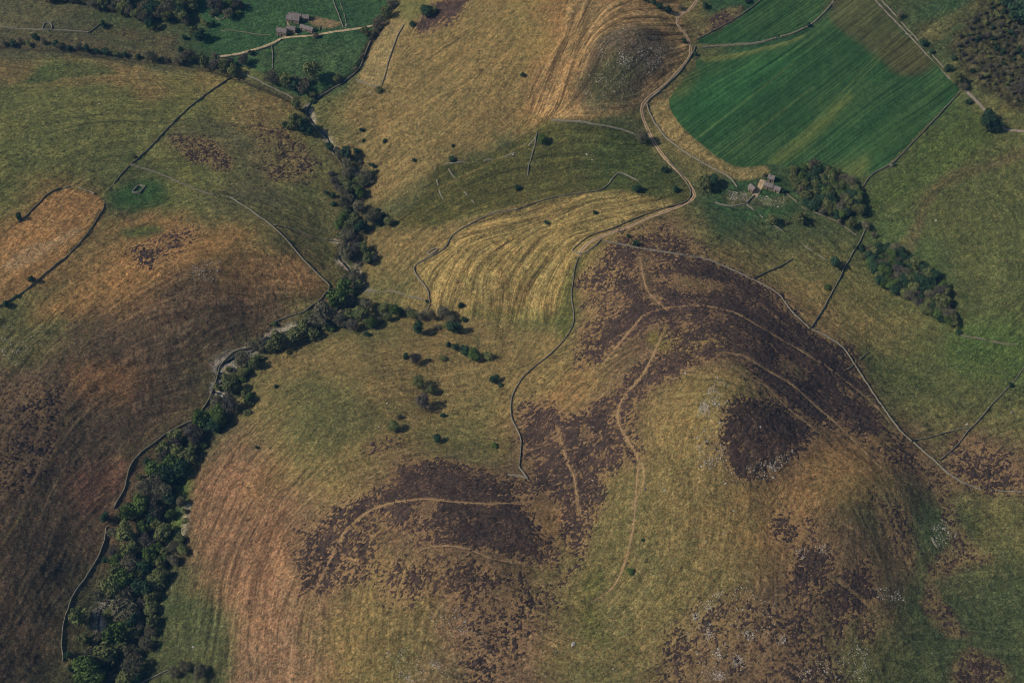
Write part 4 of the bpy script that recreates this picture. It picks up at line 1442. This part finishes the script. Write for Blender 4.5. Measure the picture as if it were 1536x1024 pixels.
ROCKS = [rock_data(i) for i in range(6)]
for i, me in enumerate(ROCKS):
    me.materials.append(M_ROCK if i < 4 else M_ROCKD)
OUT = [  # outline, individual boulders, small stones, label, group
 ('1040,640 1050,605 1075,562 1095,575 1098,610 1085,650 1090,690 1110,720 1080,732 1052,702', 46, 420, 'pale boulder in the rocky strip down the heather hill summit', 'summit strip boulders'),
 ('1112,700 1150,690 1195,672 1180,695 1140,722', 16, 220, 'pale rock below the dark summit heather patch', 'rocks below the summit heather'),
 ('895,70 915,48 945,40 985,58 998,85 975,112 940,105 905,110', 44, 380, 'grey white boulder on the crown of the rocky knoll', 'rocky knoll boulders'),
 ('870,118 905,105 960,115 950,140 900,150 872,140', 16, 90, 'grey boulder on the lower face of the rocky knoll', 'lower knoll boulders'),
 ('1010,1020 1025,950 1050,900 1110,875 1165,905 1180,960 1130,1000 1090,1020', 42, 620, 'pale stone on the rocky slope at the bottom centre right', 'bottom slope stones'),
 ('285,400 305,392 332,392 330,408 318,424 288,420', 20, 90, 'white rock in the small patch on the brown left hill', 'left hill white rocks'),
 ('0,480 40,465 75,500 35,545 0,560', 16, 50, 'white rock at the left picture edge on the hill', 'left edge rocks'),
 ('565,985 600,970 640,985 690,1005 680,1022 600,1022', 14, 130, 'pale stone on the slope at bottom centre left', 'bottom left slope stones'),
 ('640,920 700,905 720,950 660,960', 8, 60, 'pale stone below the lower heather patch', 'stones below the lower heather'),
 ('1395,785 1420,778 1432,800 1418,822 1400,818', 10, 70, 'pale tumbled stone inside the ragged ring of stones', 'stones of the ragged ring'),
 ('1300,882 1345,880 1360,905 1320,898', 8, 60, 'pale stone on the green strip at lower right', 'lower right strip stones'),
 ('1092,286 1120,290 1122,302 1095,300', 8, 110, 'tumbled building stone left of the plantation farm', 'farm ruin stones'),
 ('1135,292 1182,295 1175,312 1140,306', 8, 70, 'tumbled stone on the rough ground below the plantation farm', 'stones below the farm'),
 ('1190,825 1245,815 1255,840 1210,860', 6, 120, 'pale stone among the heather at the lower right knoll', 'stones in the right knoll heather'),
 ('1180,970 1300,950 1310,1020 1200,1022', 8, 200, 'pale stone on the mottled ground at the bottom right', 'bottom right stones'),
 ('860,640 890,600 900,720 870,740', 4, 30, 'pale stone in the left heather below the winding wall', 'left heather stones'),
 ('340,550 380,525 372,545 345,560', 8, 140, 'white cobble on the gravel of the stream bend', 'stream bend cobbles'),
 ('140,912 158,905 156,945 142,948', 8, 120, 'white boulder in the lowest stream bed', 'lowest stream boulders'),
 ('395,520 415,500 440,495 420,510', 5, 90, 'white cobble above the gravelly stream bend', 'upper bend cobbles'),
]
small = []


def put_rock(p, s, label, group=None):
    o = link('boulder', random.choice(ROCKS), None, None, label=label, category='boulder')
    if group:
        o['group'] = group
    o.location = (p[0], p[1], p[2] + .1 * s)
    o.rotation_euler = (random.uniform(-.3, .3), random.uniform(-.3, .3), random.uniform(0, 6.28))
    o.scale = (s, s * random.uniform(.7, 1), s * random.uniform(.7, 1.1))
    return o


for poly, nb, ns, lb, gr in OUT:
    P_ = pts(poly)
    us = [p[0] for p in P_]
    vs = [p[1] for p in P_]
    cen = [(random.uniform(min(us), max(us)), random.uniform(min(vs), max(vs))) for _ in range(14)]
    uv = []
    ns = int(ns * 1.7)
    while len(uv) < nb + ns:
        if random.random() < .6:
            c_ = random.choice(cen)
            u, v = random.gauss(c_[0], 5), random.gauss(c_[1], 5)
        else:
            u, v = random.uniform(min(us), max(us)), random.uniform(min(vs), max(vs))
        if inpoly(u, v, P_):
            uv.append((u, v))
    g = ground(uv)
    for p in g[:nb]:
        put_rock(p, random.uniform(.38, .75), lb, gr)
    small += list(g[nb:])
SOLO = """968,733,1.3,white boulder alone on the grass left of the rocky slope
860,966,1.6,pale pinkish slab lying on the lower grass slope
1404,331,1.0,round pale boulder in the right pasture
1518,619,1.5,white boulder right of the straight wall at the right edge
568,640,.7,white stone on the middle pasture left of the grey green bush
581,605,.8,white stone on grass left of the purple tree
1100,766,.8,white stone on open grass below the summit rocks
997,735,.9,white stone just right of the trail below the hill
290,970,1.0,white boulder on the green patch at lower left
149,156,.8,white stone on the top left pasture
1028,560,.9,white boulder at the upper rim of the summit grass
1140,640,.9,white boulder beside the dark summit heather
920,1003,.7,white stone near the bottom edge in the middle
834,976,.8,white stone left of the pinkish slab
1060,812,.7,white stone on the grass between trail and right knoll
1085,800,.8,white stone right of another on the grass below the summit
512,137,.8,white stone in the pasture right of the meadow corner
555,139,1.2,grey boulder beside the round tree at the tan strip field
660,588,.8,white stone right of the purple tree
428,745,.8,white stone on the lower left slope above the heather
1462,620,.7,white stone left of the wall bush
1450,636,.9,white stones at the top corner of the wall triangle
1160,716,1.0,white boulder under the dark summit heather patch
880,232,.9,pale stone in the dark moor field
888,240,.9,pale stone beside another in the dark moor field
787,217,1.1,white boulder at the upper moor wall
770,232,1.0,white boulder lower on the tumbled moor wall
520,38,1.2,pale stone heap above the lane at the meadow wall end
518,42,.9,pale stone between the stone heap and the lane
302,85,1.3,pale pinkish stone heap among the bushes left of the lane
532,431,1.2,white stone at the upper end of the tumbled stone line"""
for l_ in SOLO.split('\n'):
    q = l_.split(',', 3)
    put_rock(ground([(float(q[0]), float(q[1]))])[0], float(q[2]), q[3])
for _ in range(260):
    small.append(ground([(random.uniform(300, 1530), random.uniform(300, 1020))])[0])
# small stones: one uncountable scatter
base = []
for me in ROCKS[:3]:
    v = np.array([tuple(q.co) for q in me.vertices])
    f = np.array([tuple(q.vertices) for q in me.polygons])
    base.append((v, f))
V, F, k0 = [], [], 0
for p in small:
    v, f = random.choice(base)
    s = random.choice((.14, .17, .2, .25, .34))
    a = random.uniform(0, 6.28)
    Rm = np.array([[math.cos(a), -math.sin(a), 0], [math.sin(a), math.cos(a), 0], [0, 0, 1]])
    V.append(v @ Rm.T * s + p + np.array([0, 0, .05]))
    F.append(f + k0)
    k0 += len(v)
link('loose_stones', np_mesh('loose_stones', np.concatenate(V), np.concatenate(F), smooth=False), M_ROCK, kind='stuff',
     label='small pale stones strewn over the rocky slopes')

# ----------------------------------------------------------------------------
# light
# ----------------------------------------------------------------------------
EL, ROT = math.radians(41), math.radians(262)
world = bpy.data.worlds.new('World')
scene.world = world
world.use_nodes = True
nt = world.node_tree
sky = nt.nodes.new('ShaderNodeTexSky')
sky.sky_type = 'NISHITA'
sky.sun_disc = False
sky.sun_elevation = EL
sky.sun_rotation = ROT
nt.links.new(sky.outputs[0], nt.nodes['Background'].inputs[0])
nt.nodes['Background'].inputs[1].default_value = .075
sd = bpy.data.lights.new('sun', 'SUN')
sd.energy = 3.4
sd.angle = math.radians(.5)
sd.color = (1, .95, .87)
sun = bpy.data.objects.new('sun', sd)
COL.objects.link(sun)
dirv = Vector((math.sin(ROT) * math.cos(EL), math.cos(ROT) * math.cos(EL), math.sin(EL)))
sun.rotation_euler = dirv.to_track_quat('Z', 'Y').to_euler()
sun.location = (-600, 600, 900)

# thin blue air between the aircraft and the hills
zmin = float(AH.min()) - 1.0
hb = 9600.0
hz = box('haze', -hb, hb, -hb, hb + 700, zmin, CAM_Z + 25.0, None, None)
hz['kind'] = 'stuff'
hm_ = bpy.data.materials.new('haze')
hm_.use_nodes = True
nt = hm_.node_tree
nt.nodes.remove(nt.nodes['Principled BSDF'])
pv = nt.nodes.new('ShaderNodeVolumePrincipled')
pv.inputs['Color'].default_value = (.16, .48, .95, 1)
pv.inputs['Density'].default_value = 0.000042
pv.inputs['Anisotropy'].default_value = 0.0
nt.links.new(pv.outputs[0], nt.nodes['Material Output'].inputs['Volume'])
hz.data.materials.append(hm_)

scene.view_settings.view_transform = 'Standard'
scene.view_settings.look = 'None'
scene.view_settings.exposure = 0.0
scene.view_settings.gamma = 1.0
scene.cycles.filter_width = 1.0
